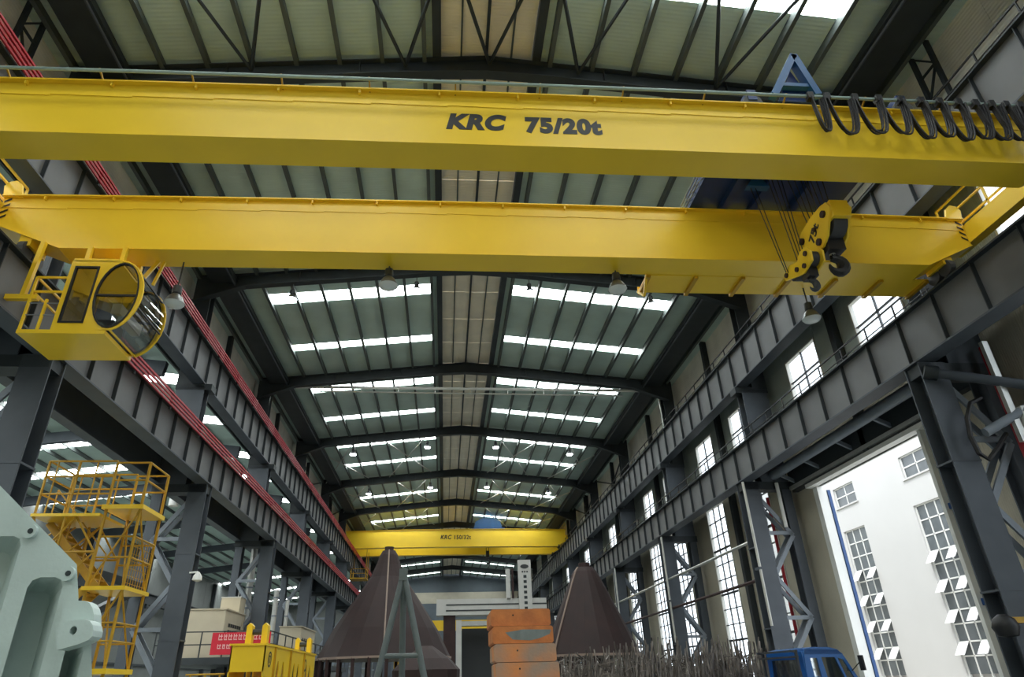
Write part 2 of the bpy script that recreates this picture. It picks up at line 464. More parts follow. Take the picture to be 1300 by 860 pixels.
# ------------------------------------------------------------------ building across the yard
def building():
    t = thing('office_block', 'white rendered building across the yard, seen through the open gate', 'building', (30, 43, 0))
    holes = []; wins = []
    for yc in (30.7, 38.95, 47.2, 55.5):
        for z0, z1, c, r in ((12.75, 14.2, 2, 2), (.8, 11.0, 3, 0)):
            holes.append([(yc-1.35, z0), (yc+1.35, z0), (yc+1.35, z1), (yc-1.35, z1)]); wins.append((yc, z0, z1, c, r))
    MB().plate([(20, 0), (66, 0), (66, 20), (20, 20)], holes, YZ, 30, 30.35).build('wall', 'whitewall', t)
    MB().box(30.35, 42, 20, 66, 0, 20).build('rear_volume', 'whitewall', t)
    for yc, z0, z1, c, r in wins:
        seen = yc in (38.95, 47.2)
        y0, y1 = yc-1.35, yc+1.35
        f = MB().box(30.12, 30.24, y0, y1, z0, z0+.08).box(30.12, 30.24, y0, y1, z1-.08, z1).box(30.12, 30.24, y0, y0+.08, z0, z1).box(30.12, 30.24, y1-.08, y1, z0, z1)
        fr = f.build('window', 'white', t)
        MB().box(29.9, 30.1, y0-.12, y1+.12, z0-.1, z0).build('window_sill', 'whitewall', fr)
        if r: rows = [(z0+(z1-z0)*j/r, z0+(z1-z0)*(j+1)/r, 0) for j in range(r)]
        else:
            rows = []; z = z1; pat = [.95, .95, .95]+[.75, .95]*6
            for i, h in enumerate(pat):
                if z-h < z0-.01: break
                rows.append((z-h, z, 1 if h == .75 else 0)); z -= h
        cw = (y1-y0)/c
        mb = MB()
        for i in range(1, c): mb.box(30.13, 30.23, y0+cw*i-.04, y0+cw*i+.04, z0, z1)
        for a, b, s in rows[:-1] if not r else rows[1:]: mb.box(30.13, 30.23, y0, y1, a-.04, a+.04)
        mb.build('glazing_bar', 'white', fr)
        for a, b, s in rows:
            for i in range(c):
                MB().box(30.17, 30.19, y0+cw*i+.04, y0+cw*(i+1)-.04, a+.03, b-.03).build('pane', 'bldglass', fr)
                if s and i != 1 and seen:       # outward tilted white sash
                    ya, yb = y0+cw*i+.05, y0+cw*(i+1)-.05; MB().add([(xx+e, yy, zz+e*.8) for e in (0, .05) for xx, zz in ((30.08, b-.03), (29.6, a+.06)) for yy in (ya, yb)], [(0, 1, 3, 2), (4, 6, 7, 5), (0, 4, 5, 1), (1, 5, 7, 3), (3, 7, 6, 2), (2, 6, 4, 0)]).build('open_sash', 'white', fr)
        if not seen:
            for ch in list(fr.children):
                if ch.name.startswith('pane'): bpy.data.objects.remove(ch)
            MB().box(30.17, 30.19, y0+.05, y1-.05, z0+.05, z1-.05).build('pane', 'bldglass', fr)
building()

for par, X in ((bpy.data.objects['wall_right'], 14.95), (wl, -12.05)):
    for y0 in (12.9, 69.3):
        mb = MB()
        for y in (y0, y0+.7): mb.bar((X, y, 15.3), (X, y, 19.2), .12, .12)
        for i in range(4):
            z = 15.4+i*.95; a, b = (y0, y0+.7) if i % 2 else (y0+.7, y0)
            mb.bar((X, a, z), (X, b, z+.95), .06, .06).bar((X, y0, z), (X, y0+.7, z), .06, .06)
        mb.build('laced_post', 'steel_dark', par)
    for y0 in (52, 64, 76):
        MB().bar((X, y0, 15.5), (X, y0+11.2, 19.0), .1, .1).build('brace_bar', 'steel_dark', par)
        MB().bar((X+.12, y0, 19.0), (X+.12, y0+11.2, 15.5), .1, .1).build('brace_bar', 'steel_dark', par)

# ------------------------------------------------------------------ columns
def column(side):
    """local y = 0 at the column line; side = +1 right, -1 left"""
    c = 1.5
    def X(x): return x if side > 0 else -9.8-(x-12.85)      # mirrored with the inner face at -9.8
    def bx(mb, x0, x1, y0, y1, z0, z1): return mb.box(min(X(x0), X(x1)), max(X(x0), X(x1)), y0, y1, z0, z1)
    t = thing('lattice_column', '', 'column', (X(13.2), 0, 0))
    mb = MB(); bx(mb, 12.85, 13.6, -.3, -.26, 0, 9.1); bx(mb, 12.85, 13.6, .26, .3, 0, 9.1); bx(mb, 13.2, 13.24, -.26, .26, 0, 9.1)
    for z in (3.2, 6.3): bx(mb, 12.83, 13.62, -.31, .31, z, z+.05)
    mb.build('inner_chord', 'steel', t)
    mb = MB(); bx(mb, 14.6, 15.0, -.26, -.22, 0, 9.3); bx(mb, 14.6, 15.0, .22, .26, 0, 9.3); bx(mb, 14.78, 14.82, -.22, .22, 0, 9.3)
    mb.build('outer_chord', 'steel', t)
    zz = [.4, 2.0, 3.6, 5.2, 6.8, 8.4]
    for i in range(5):
        a, b = ((13.5, 14.65) if i % 2 else (14.65, 13.5))
        for yy in (-.24, .24):
            MB().bar((X(a), yy, zz[i]), (X(b), yy, zz[i+1]), .17, .07, (0, 1, 0)).build('lacing_bar', 'steel_light', t)
    for z in (3.6, 6.9):
        MB().bar((X(13.55), -.24, z), (X(14.65), -.24, z), .15, .07, (0, 1, 0)).build('lacing_bar', 'steel_light', t)
    mb = MB(); bx(mb, 12.9, 15.05, -.3, .3, 8.75, 9.08); mb.build('cap_beam', 'steel_dark', t)
    mb = MB(); bx(mb, 13.75, 14.95, -.3, -.25, 9.08, 13.5); bx(mb, 13.75, 14.95, .25, .3, 9.08, 13.5); bx(mb, 14.3, 14.36, -.25, .25, 9.08, 13.5)
    mb.build('middle_shaft', 'steel', t)
    mb = MB(); bx(mb, 13.45, 15.0, -.3, .3, 13.3, 13.58); mb.build('beam_seat', 'steel_dark', t)
    mb = MB(); bx(mb, 14.3, 15.0, -.28, -.24, 13.58, 19.4); bx(mb, 14.3, 15.0, .24, .28, 13.58, 19.4); bx(mb, 14.62, 14.68, -.24, .24, 13.58, 19.4)
    mb.build('upper_shaft', 'steel_dark', t)
    return t, X(13.2)
for side, word in ((1, 'right'), (-1, 'left')):
    pt, px = column(side)
    for i, y in enumerate(BAY[2:]):
        if side > 0:
            lab = ['grey lattice column on the right just behind the viewpoint', 'nearest right-hand grey lattice column with cables, right of the open gate',
                   'right-hand grey lattice column left of the open gate, behind the blue truck'][i] if i < 3 else \
                  'grey lattice column on the window side, %s one beyond the gate' % ORD[i-3]
        else:
            lab = ['grey column on the left just behind the viewpoint', 'nearest left-hand grey column, under the operator cab',
                   'left-hand grey column just behind the yellow stair tower'][i] if i < 3 else \
                  'grey column under the left runway beam, %s one beyond the stair tower' % ORD[i-3]
        t = pt if i == 0 else copy_tree(pt)
        t.location = (px, y, 0); t['label'] = lab; t['group'] = 'columns on the %s side' % word

# ------------------------------------------------------------------ runway beams
def runway(name_label, xf, xb, zb, zt, side, lower):
    xm = xf+(.2 if side > 0 else -.2); x0, x1 = min(xf, xb), max(xf, xb)
    t = thing('runway_beam', name_label, 'beam', (xm, 15.6, zb), 'crane runway beams')
    MB().box(xm-.03, xm+.03, YB, YE, zb+.04, zt-.04).build('web', 'web', t)
    MB().box(x0, x1, YB, YE, zb, zb+.05).build('bottom_flange', 'steel', t)
    MB().box(x0, x1, YB, YE, zt-.05, zt).build('top_flange', 'steel_dark', t)
    xk = (xf+xb)/2; MB().box(xk-.06, xk+.06, YB, YE, zt, zt+.14).build('crane_rail', 'steel_dark', t)
    st = MB().box(x0+.05, xm-.03, 5.1-.012, 5.1+.012, zb+.05, zt-.05).box(xm+.03, x1-.05, 5.1-.012, 5.1+.012, zb+.05, zt-.05).build('stiffener', 'steel_dark', t)
    y = 6.6
    while y < YE-1:
        rep(st, (0, y-5.1, 0)); y += 1.5
    out = 1 if side > 0 else -1
    xo = 15.0 if side > 0 else -12.1
    # surge plate and its edge beam behind the runway beam
    a, b = sorted((xb, xo))
    if lower:
        MB().box(a, b, YB, YE, zt-.12, zt-.09).build('surge_plate', 'steel_dark', t)
        yy = 4.2; cb = MB().box(a, b, yy-.05, yy+.05, zt-.32, zt-.12).build('cross_rib', 'steel', t)
        while yy < YE-3:
            yy += 3; rep(cb, (0, yy-4.2, 0))
        if side < 0:
            MB().box(xo-.02, xo+.4, YB, YE, zb-.02, zb+.03).box(xo+.17, xo+.21, YB, YE, zb+.03, zt-.1).build('edge_beam', 'steel', t)
    else:
        MB().box(a, b, YB, YE, zt-.1, zt-.07).build('surge_plate', 'steel_dark', t)
    if side > 0:
        xr = 13.75 if lower else 14.2
        for ya, yb in ((YB, 8.7), (15.0, YE)) if lower else ((YB, YE),):
            mb = MB(); yy = ya+.1
            while yy < yb:
                mb.bar((xr, yy, zt-.08), (xr, yy, zt+1.1), .04, .04); yy += 1.5
            mb.build('handrail_post', 'black', t)
            MB().bar((xr, ya, zt+1.1), (xr, yb, zt+1.1), .045, .045).build('handrail', 'black', t)
            MB().bar((xr, ya, zt+.75), (xr, yb, zt+.75), .03, .03).build('handrail', 'black', t)
    return t
RL = runway('long grey lower runway beam along the right wall carrying the near crane', 12.8, 13.35, 9.1, 10.58, 1, True)
RU = runway('long grey upper runway beam high along the right wall under the cream panels', 13.5, 14.05, 13.6, 15.4, 1, False)
LL = runway('long grey lower runway beam on the left, passing under the operator cab', -9.75, -10.3, 9.1, 10.58, -1, True)
LU = runway('long grey upper runway beam high on the left with red conductor bars', -10.72, -11.27, 13.6, 15.4, -1, False)
for par, x, z, lab in ((LL, -9.62, 10.4, 'red conductor bars running along the lower left runway beam'), (LU, -10.55, 15.25, 'red conductor bars running along the upper left runway beam')):
    t = thing('conductor_rail', lab, 'rail', (x, 15.6, z), 'conductor rails'); yst = 14.6 if par is LL else YB
    for i in range(4):
        MB().box(x-.03+.01*i, x+.02+.01*i, yst, YE, z+.13*i, z+.13*i+.06).build('conductor_bar', 'red', t)
    y = 16
    br = MB().box(x-.1, x-.03, 16, 16.08, z-.1, z+.55).build('insulator_bracket', 'steel_dark', t)
    while y < 100:
        y += 3; rep(br, (0, y-16, 0))
# far runway of the neighbouring hall
t = thing('runway_beam', 'dark runway beam on the far wall of the neighbouring hall, behind the stair tower', 'beam', (-31.3, 15.6, 8.8), 'crane runway beams')
MB().box(-31.6, -31.0, YB, YE, 9.6, 9.66).build('bottom_flange', 'steel_dark', t)
MB().box(-31.6, -31.0, YB, YE, 10.6, 10.66).build('top_flange', 'steel_dark', t)
MB().box(-31.33, -31.27, YB, YE, 9.66, 10.6).build('web', 'steel_dark', t)
mb = MB()
for y in BAY: mb.box(-32.3, -31.0, y-.2, y+.2, 9.2, 9.6)
mb.build('bracket', 'steel_dark', t)

# ------------------------------------------------------------------ rafters
def rafter(y, lab):
    t = thing('roof_rafter', lab, 'rafter', (XC, y, 18), 'roof rafters')
    def line(off, xs): return [(x, roofz(x)+off) for x in xs]
    xs = [-12.0, -9.5, -.5, XC, 2.9, 12.0, 14.6]
    top = line(-.27, xs)
    bot = [(14.6, 17.75), (12.3, 18.62), (2.9, 19.56), (XC, 19.66), (-.5, 19.56), (-9.7, 18.62), (-12.0, 17.75)]
    MB().plate(top+bot, [], XZ, y-.02, y+.02).build('web', 'steel_dark', t)
    mb = MB()
    for (a, b) in zip(bot, bot[1:]): mb.bar((a[0], y, a[1]), (b[0], y, b[1]), .36, .05, (0, 0, 1))
    mb.build('bottom_flange', 'steel_dark', t)
    mb = MB()
    for (a, b) in zip(top, top[1:]): mb.bar((a[0], y, a[1]), (b[0], y, b[1]), .36, .04, (0, 0, 1))
    mb.build('top_flange', 'steel_dark', t)
    s = MB().bar((5.2, y, 19.4), (5.2, y, 19.93), .3, .02, (1, 0, 0)).build('stiffener', 'steel_dark', t)
    for x in (9.4, -3, -7.2):
        rep(s, (x-5.2, 0, -.1*(abs(x-XC)-4.0)))
yy = [15.2, 27.2, 39.1, 51.1, 63.4, 75.2, 87.2, 99.2, 111.2, 123.2]
labs = ['dark roof rafter partly hidden by the top edge of the lettered near girder', 'dark roof rafter just below the lower yellow girder, with lit lamps',
        'dark roof rafter above the pale pipe that spans the hall', 'dark roof rafter next beyond the pale cross pipe', 'dark roof rafter, second one beyond the pale cross pipe',
        'dark roof rafter, last one in front of the far yellow crane', 'dark roof rafter directly above the far yellow crane', 'dark roof rafter first behind the far crane',
        'dark roof rafter second behind the far crane', 'dark roof rafter nearest the end wall']
rafter(3.2, 'dark roof rafter above the viewpoint, out of the picture')
for y, l in zip(yy, labs): rafter(y, l)

# roof bracing: crossed tubes in the bays
def brace(y0, y1, lab, nodes, m='steel_dark', r=.05, drop=.55):
    t = thing('roof_bracing', lab, 'bracing', (XC, (y0+y1)/2, 19), 'crossed roof braces')
    for x in nodes:
        for x2 in (x-2.0, x+2.0):
            if x2 < -11 or x2 > 13.5: continue
            MB().tube((x, y1, roofz(x)-drop), (x2, y0, roofz(x2)-drop), r, 6).build('brace_tube', m, t)
NODES = [-6.44, -1.5, 1.3, 4.3, 9.0]
brace(9.2, 15.1, 'dark crossed roof braces above the lettered near girder', NODES, r=.06)
for y0, lab in ((51.3, 'bright thin crossed braces in the roof bay beyond the pale cross pipe'), (63.6, 'bright thin crossed braces in the roof bay before the far crane'), (75.4, 'thin crossed braces in the roof bay above the far crane')):
    t = thing('roof_bracing', lab, 'bracing', (XC, y0+6, 19), 'crossed roof braces')
    for x in (-9.5, -3.5, 6, 12):
        xa, xb = x-2, x+2
        MB().tube((xa, y0+.2, roofz(xa)-.4), (xb, y0+11.5, roofz(xb)-.4), .045, 6).build('brace_tube', 'silver', t)
        MB().tube((xb, y0+.2, roofz(xb)-.5), (xa, y0+11.5, roofz(xa)-.5), .045, 6).build('brace_tube', 'silver', t)

# ------------------------------------------------------------------ cranes
def crane(lab, x0, x1, yn, yf, zb, zt0, w, xt0, xt1, zend, label_args, near):
    t = thing('bridge_crane', lab, 'crane', (1.5, (yn+yf)/2, zb))
    def camber(x): return .13*(1-((x-1.5)/12.3)**2)
    for gi, y in enumerate((yn, yf)):
        N = 16; zt = zt0-(.2 if near and gi == 0 else 0)
        xs = [x0+(x1-x0)*i/N for i in range(N+1)]
        topp = [(x, zt-.13+camber(x)) for x in xs]
        botx = [x0, xt0]+[xt0+(xt1-xt0)*i/12 for i in range(1, 12)]+[xt1, x1]
        bot = [(x, zend if x in (x0, x1) else zb-.03+.5*camber(x)) for x in botx]
        MBg = MB()
        MBg.plate(topp+bot[::-1], [], XZ, y+.03, y+w-.03)
        g = MBg.build('girder', 'yellow', t, label='yellow box girder, %s of the pair' % ('nearer' if gi == 0 else 'farther'))
        mb = MB()
        for a, b in zip(topp, topp[1:]): mb.bar((a[0], y+w/2, a[1]+.02), (b[0], y+w/2, b[1]+.02), w+.14, .035)
        mb.build('top_flange', 'yellow', g)
        mb = MB()
        for a, b in zip(bot, bot[1:]): mb.bar((a[0], y+w/2, a[1]-.01), (b[0], y+w/2, b[1]-.01), w, .03)
        mb.build('bottom_flange', 'yellow', g)
        if near:
            mb = MB()
            x = x0+1
            while x < x1-.5:
                mb.box(x-.02, x+.02, y-.05, y+.035, zt-.13+camber(x)-.09, zt-.13+camber(x)+.01); x += 1.62
            mb.build('flange_bracket', 'yellow', g)
            # long weld ledge below the flange
            mb = MB()
            for a, b in zip(topp, topp[1:]): mb.bar((a[0], y+.025, a[1]-.3), (b[0], y+.025, b[1]-.33), .02, .012)
            mb.build('weld_ledge', 'yellow', g)
            for xe, s in ((x0, 1), (x1, -1)):
                for i in range(4):
                    z = zend+.12+i*.17
                    MB().add([(xe+s*.04, y+.02, z), (xe+s*.2, y+.02, z+.1), (xe+s*.2, y+.02, z+.17), (xe+s*.04, y+.02, z+.07)], [(0, 1, 2, 3)]).build('hazard_stripe', 'black', g)
                # rounded end lug standing on the girder end
                MB().plate([(xe+s*.0, zt-.15), (xe+s*.45, zt-.15), (xe+s*.33, zt+.25), (xe+s*.18, zt+.38), (xe+s*.02, zt+.34), (xe-s*.08, zt+.2)], [], XZ, y-.02, y+.05).build('end_lug', 'yellow', g)
        if gi == 0:
            for a in label_args: text_mesh('lettering', a[0], 'black', g, a[1], a[2], a[3], a[4], y+.03, a[5], a[6])
    zt = zt0
    for s, xe in ((-1, x0), (1, x1)):
        xi = xe-s*.55
        xc = xe+s*.14
        e = MB().plate([(yn-.2, zb+.75), (yf+w, zb+.75), (yf+w, zb+1.15), (yf+.2, zb+1.3), (yn+.4, zb+1.3), (yn-.2, zb+1.15)], [], YZ, xc-.14, xc+.14).build('end_carriage', 'yellow', t)
        for ys in (yn+.05, yf+.05):
            MB().box(xe-s*.85-.14, xe-s*.85+.14, ys, ys+w-.1, zb+.05, zb+.5).build('wheel_saddle', 'yellow', e)
            for y in (ys+.1, ys+w-.2): MB().tube((xe-s*.85-.07, y, zb-.03), (xe-s*.85+.07, y, zb-.03), .22, 14).build('wheel', 'machine_dark', e)
        mb = MB()
        xr = xe+s*.1
        for y in (yn+.3, yn+1.6, yn+2.9, yf+w):
            mb.bar((xr, y, zb+.8), (xr, y, zt+.75), .05, .05)
        for z in (zt+.75, zt+.35, zt-.1): mb.bar((xr, yn+.3, z), (xr, yf+w, z), .05, .05)
        mb.build('end_railing', 'yellow', t)
    return t
CR = crane('large yellow double girder bridge crane spanning the near hall, lettered on its front girder', -10.95, 13.95, 9.6, 13.35, 11.0, 12.58, .75, -9.25, 12.5, 11.65,
           [('KRC', -.08, 1.14, 11.42, 11.86, .2, .06), ('75/20t', 1.52, 3.1, 11.38, 11.83, 0, .06)], True)
# walkway hung behind the far girder
xs = [5.25+i*1.28 for i in range(7)]
wk = MB().box(5.2, 13.0, 14.1, 14.95, 10.98, 11.02).build('walkway', 'yellow', CR)
for x in xs: MB().box(x-.05, x+.05, 14.08, 14.97, 10.9, 10.98).build('cross_bar', 'yellow_dull', wk)
MB().box(5.2, 13.0, 14.93, 14.98, 11.0, 11.15).build('toe_board', 'yellow', wk)
MB().bar((5.2, 14.1, 11.0), (5.2, 14.5, 10.6), .06, .06).bar((5.2, 14.95, 11.0), (5.2, 14.5, 10.6), .06, .06).build('hanger', 'yellow', wk)

FC = crane('far yellow double girder bridge crane high at the end of the hall', -11.6, 14.3, 79.3, 84.6, 15.75, 17.75, .8, -10.6, 13.3, 16.3,
           [('KRC', -.6, .72, 16.62, 17.12, .22, .03), ('150/32t', 1.05, 3.0, 16.6, 17.1, 0, .03)], False)
tb = thing('trolley', 'blue hoist trolley on top of the far yellow crane', 'trolley', (5, 82, 17.9))
MB().plate([(3.4, 18), (6.9, 18), (6.6, 18.9), (5.8, 19.3), (4.4, 19.3), (3.6, 18.9)], [], XZ, 80.5, 84.5).build('body', 'blue', tb)
MB().box(3.2, 7.1, 79.8, 85, 17.85, 18.0).build('frame', 'navy', tb)
hk = thing('hook_block', 'dark hook block hanging between the far crane girders', 'hook', (5.1, 82, 14.5))
MB().box(4.9, 5.3, 81.8, 82.2, 14.9, 15.7).build('sheave_block', 'black', hk)
MB().path([(5.1, 82, 14.9), (5.1, 82, 14.7), (5.35, 82, 14.45), (5.2, 82, 14.2), (4.95, 82, 14.25), (4.9, 82, 14.4)], [.07, .08, .1, .1, .08, .04]).build('hook', 'black', hk, smooth=True)
for x in (4.95, 5.25): MB().tube((x, 82, 15.7), (x, 82, 17.85), .03, 6).build('rope', 'black', hk)
# cage hanging under the far crane on the left
tg = thing('maintenance_cage', 'small yellow cage hanging below the left end of the far crane', 'cage', (-10, 83, 13))
for x in (-10.9, -9.2):
    for y in (80.5, 82.5): MB().bar((x, y, 12.6), (x, y, 15.75), .1, .1).build('post', 'yellow_dull', tg)
MB().box(-11, -9.1, 80.4, 82.6, 12.5, 12.62).build('platform', 'yellow_dull', tg)
mb = MB()
for z in (13.1, 13.6):
    mb.bar((-10.9, 80.5, z), (-9.2, 80.5, z), .06, .06).bar((-9.2, 80.5, z), (-9.2, 82.5, z), .06, .06)
mb.build('rail', 'yellow_dull', tg)

# ------------------------------------------------------------------ near trolley, hooks, festoon
tr = thing('trolley', 'blue hoist trolley resting across the two near girders', 'trolley', (8.5, 12, 12.7))
MB().box(6.45, 10.5, 10.45, 13.6, 12.78, 13.25).build('frame', 'navy', tr)
for x in (7.2, 9.6):
    MB().tube((x-.7, 11.3, 13.65), (x+.7, 11.3, 13.65), .4, 16).build('rope_drum', 'navy', tr, smooth=True)
for x in (6.7, 10.2):
    for y in (9.98, 13.72): MB().tube((x, y-.06, 12.85), (x, y+.06, 12.85), .22, 14).build('wheel', 'machine_dark', tr)
    MB().box(x-.1, x+.1, 9.9, 10.5, 12.9, 13.2).build('axle_arm', 'navy', tr)
for x in (7.3, 8.1, 9.2): MB().box(x-.08, x+.08, 10.5, 13.5, 12.62, 12.78).build('under_beam', 'navy', tr)
MB().plate([(7.5, 12.55), (8.1, 12.55), (7.95, 12.75), (7.65, 12.75)], [], XZ, 12.3, 12.5).build('rope_guide', 'blue', tr)
fr = MB()
for p, q in (((7.18, 9.9, 13.0), (7.93, 9.9, 14.33)), ((7.93, 9.9, 14.33), (8.2, 9.9, 13.05))):
    fr.bar(p, q, .16, .2, (0, 1, 0))
fr.bar((7.45, 9.9, 13.35), (8.15, 9.9, 13.35), .1, .14, (0, 1, 0))
fr.build('cable_arm', 'blue', tr)
MB().plate([(7.35, 13.0), (8.1, 13.0), (8.0, 13.5), (7.85, 14.0)], [], XZ, 10.0, 10.04).build('arm_gusset', 'navy', tr)
mb = MB()
for i in range(5): mb.bar((6.2, 12.4+.3*i, 12.6), (6.5, 12.4+.3*i, 12.9), .03, .03)
for z in (12.62, 12.75, 12.88): mb.bar((6.25, 12.3, z), (6.25, 13.6, z), .03, .03)
mb.build('side_grid', 'steel_light', tr)

hb = thing('hook_block', 'large yellow hook block marked 75t with a dark hook, below the blue trolley', 'hook', (8.6, 11.6, 9.4))
out = [(11.16, 10.98), (10.95, 10.92), (10.86, 10.72), (11.22, 10.2), (11.45, 10.08), (11.72, 10.1), (12.27, 10.56), (12.27, 10.8), (12.05, 10.92), (11.6, 10.99)]
for x in (8.38, 8.84):
    MB().plate(out, [], YZ, x, x+.05).build('side_plate', 'yellow', hb)
for (y, z, r) in ((11.12, 10.72, .085), (12.1, 10.68, .085), (11.52, 10.25, .085), (11.55, 10.62, .05)):
    MB().tube((8.33, y, z), (8.39, y, z), r, 10).build('pin', 'rust_dark', hb)
mb = MB()
def glyph(mb, x, y, z, s):     # 7, 5, t as painted strokes on the plate, reading along the plate
    pass
MB().box(8.43, 8.84, 10.87, 11.2, 10.5, 10.93).build('cross_head', 'yellow', hb)
for y in (11.3, 11.75):
    MB().tube((8.48, y, 10.55), (8.8, y, 10.55), .33, 18).build('sheave', 'machine_dark', hb, smooth=True)
MB().box(8.44, 8.83, 11.35, 11.8, 9.95, 10.4).build('hook_housing', 'black', hb)
MB().tube((8.62, 11.57, 10.0), (8.62, 11.57, 9.86), .07, 10).build('hook_shank', 'silver', hb)
hp = [(8.62, 11.57, 9.92)]
for i in range(13):
    a = math.radians(100-i*24)
    hp.append((8.64+.16*math.cos(a), 11.57, 9.65+.18*math.sin(a)))
MB().path(hp, [.07, .09, .1, .115, .13, .14, .14, .135, .12, .105, .085, .065, .045, .02], 8).build('hook', 'black', hb, smooth=True)
for i in range(4):
    for y in (11.35, 11.85):
        MB().tube((8.5+.09*i, y, 10.7), (8.3+.18*i, y+.05, 12.64), .013, 5).build('rope', 'black', hb)
def stroke_text(body, parent, xplane, yc, zc, h, name='lettering'):
    """black lettering painted on a plate that faces -X"""
    cu = bpy.data.curves.new(name, 'FONT'); cu.body = body; cu.size = h; cu.offset = .012; cu.align_x = 'CENTER'; cu.align_y = 'CENTER'
    o = bpy.data.objects.new('lettering_curve', cu); COL.objects.link(o)
    dg = bpy.context.evaluated_depsgraph_get(); me = bpy.data.meshes.new_from_object(o.evaluated_get(dg))
    bpy.data.objects.remove(o); bpy.data.curves.remove(cu)
    L = world_loc(parent); ca, sa = math.cos(.65), math.sin(.65)
    for v in me.vertices:
        u, w = v.co.x*ca-v.co.y*sa, v.co.x*sa+v.co.y*ca
        v.co = Vector((xplane, yc-u, zc+w))-L
    me.materials.clear(); me.materials.append(M['black'])
    o = bpy.data.objects.new(name, me); COL.objects.link(o); o.parent = parent
stroke_text('75t', hb, 8.372, 11.62, 10.56, .34)

h2 = thing('hook_block', 'small yellow hook block on thin ropes, left of and below the large one', 'hook', (8.15, 12, 9.4))
out2 = [(11.55, 10.15), (11.42, 9.95), (11.46, 9.7), (11.85, 9.62), (12.0, 9.66), (12.62, 9.9), (12.62, 10.08), (12.3, 10.14), (12.0, 10.02), (11.8, 10.16)]
for x in (8.02, 8.3):
    MB().plate(out2, [], YZ, x, x+.04).build('side_plate', 'yellow', h2)
for y, z in ((11.6, 9.98), (12.5, 9.98), (11.75, 9.75), (12.05, 9.85)):
    MB().tube((7.98, y, z), (8.03, y, z), .06, 10).build('pin', 'rust_dark', h2)
for y in (11.7, 12.3): MB().tube((8.08, y, 9.9), (8.28, y, 9.9), .18, 16).build('sheave', 'machine_dark', h2, smooth=True)
MB().box(8.07, 8.29, 11.75, 12.05, 9.5, 9.8).build('hook_housing', 'black', h2)
hp = [(8.18, 11.9, 9.6)]
for i in range(11):
    a = math.radians(100-i*26)
    hp.append((8.18+.09*math.cos(a), 11.9, 9.33+.12*math.sin(a)))
MB().path(hp, [.05, .06, .065, .075, .08, .08, .075, .065, .055, .04, .025, .01], 8).build('hook', 'machine_dark', h2, smooth=True)
for i, (xb, xt) in enumerate(((7.95, 7.62), (8.0, 7.75), (8.12, 7.95), (8.2, 8.05), (8.26, 8.2), (8.32, 8.3))):
    MB().tube((xb, 12.4 if i < 2 else 12.1, 10.0), (xt, 12.4 if i < 2 else 12.1, 12.64), .012, 5).build('rope', 'black', h2)

fs = thing('festoon_rail', 'galvanised festoon pipe on short posts along the top of the near girder', 'rail', (1.5, 9.35, 12.6))
def cam2(x): return .1*(1-((x-1.5)/12.3)**2)
pts = [(-11+i*1.6, 9.36, 12.36+cam2(-11+i*1.6)) for i in range(16)]
pts = [(x, y, z-.0) for x, y, z in pts]
MB().path(pts, .035, 8).build('pipe', 'teal', fs, smooth=True)
for i in range(14):
    x = -10.4+i*1.75
    z = 12.36+cam2(x)
    MB().bar((x, 9.36, z+.06), (x, 9.66, 12.27+cam2(x)), .03, .03).build('post', 'yellow_dull', fs)
cab_x = [7.59+(q-1030)/60.5 for q in (1029, 1051, 1088, 1120, 1150, 1177, 1202, 1228, 1251, 1273, 1293, 1312)]
for i, x in enumerate(cab_x):
    w = .28 if i == 0 else .54
    t = thing('festoon_loop', '%s black cable loop from the blue cable arm, hung on the festoon pipe' % ORD[i], 'cable', (x+w/2, 9.33, 12.7), 'hanging cable loops')
    z0 = 12.36+cam2(x); dp = (.98 if i == 0 else 1.04)+random.uniform(-.04, .06)
    MB().box(x-.06, x+.06, 9.27, 9.41, z0-.12, z0+.05).build('cable_clamp', 'black', t)
    for j in range(4):
        pts = []
        o = .03*j; dd = dp-.06*j*random.random()-.02*j; yj = 9.27+.035*j
        for q in range(15):
            u = q/14
            xx = x+o*.4+(w-o)*(.62*u+.38*(.5-.5*math.cos(math.pi*u)))
            zz = z0-.08-dd*(1-abs(2*u-1)**2.6)
            pts.append((xx, yj+.02*math.sin(3*u+i), zz))
        MB().path(pts, .021, 6).build('cable', 'rubber', t, smooth=True)

# ------------------------------------------------------------------ operator cab
cb = thing('operator_cab', 'yellow glazed operator cab hanging under the left end of the far near-crane girder', 'cab', (-8.2, 13.75, 8.55))
YN, YF2 = 13.1, 14.45
def arc(n=14, ex=0.0):
    # curved front from the floor edge round to the roof edge
    pts = []
    for i in range(n+1):
        a = math.radians(-78+i*(78+88)/n)
        pts.append((-7.55+(.62+ex)*math.cos(a), 9.52+(.9+ex)*math.sin(a)))
    return pts
A = arc()
face = [(-8.62, 8.62), (-7.75, 8.62)]+A+[(-7.75, 10.44), (-8.62, 10.44)]
def rrect(x0, x1, z0, z1, sk=0): return [(x0, z0), (x1, z0), (x1+sk, z1), (x0+sk, z1)]
oval = [(-7.48+.47*math.cos(2*math.pi*i/28), 9.53+.86*math.sin(2*math.pi*i/28)) for i in range(28)]
door_o = rrect(-8.54, -8.02, 8.8, 10.27)
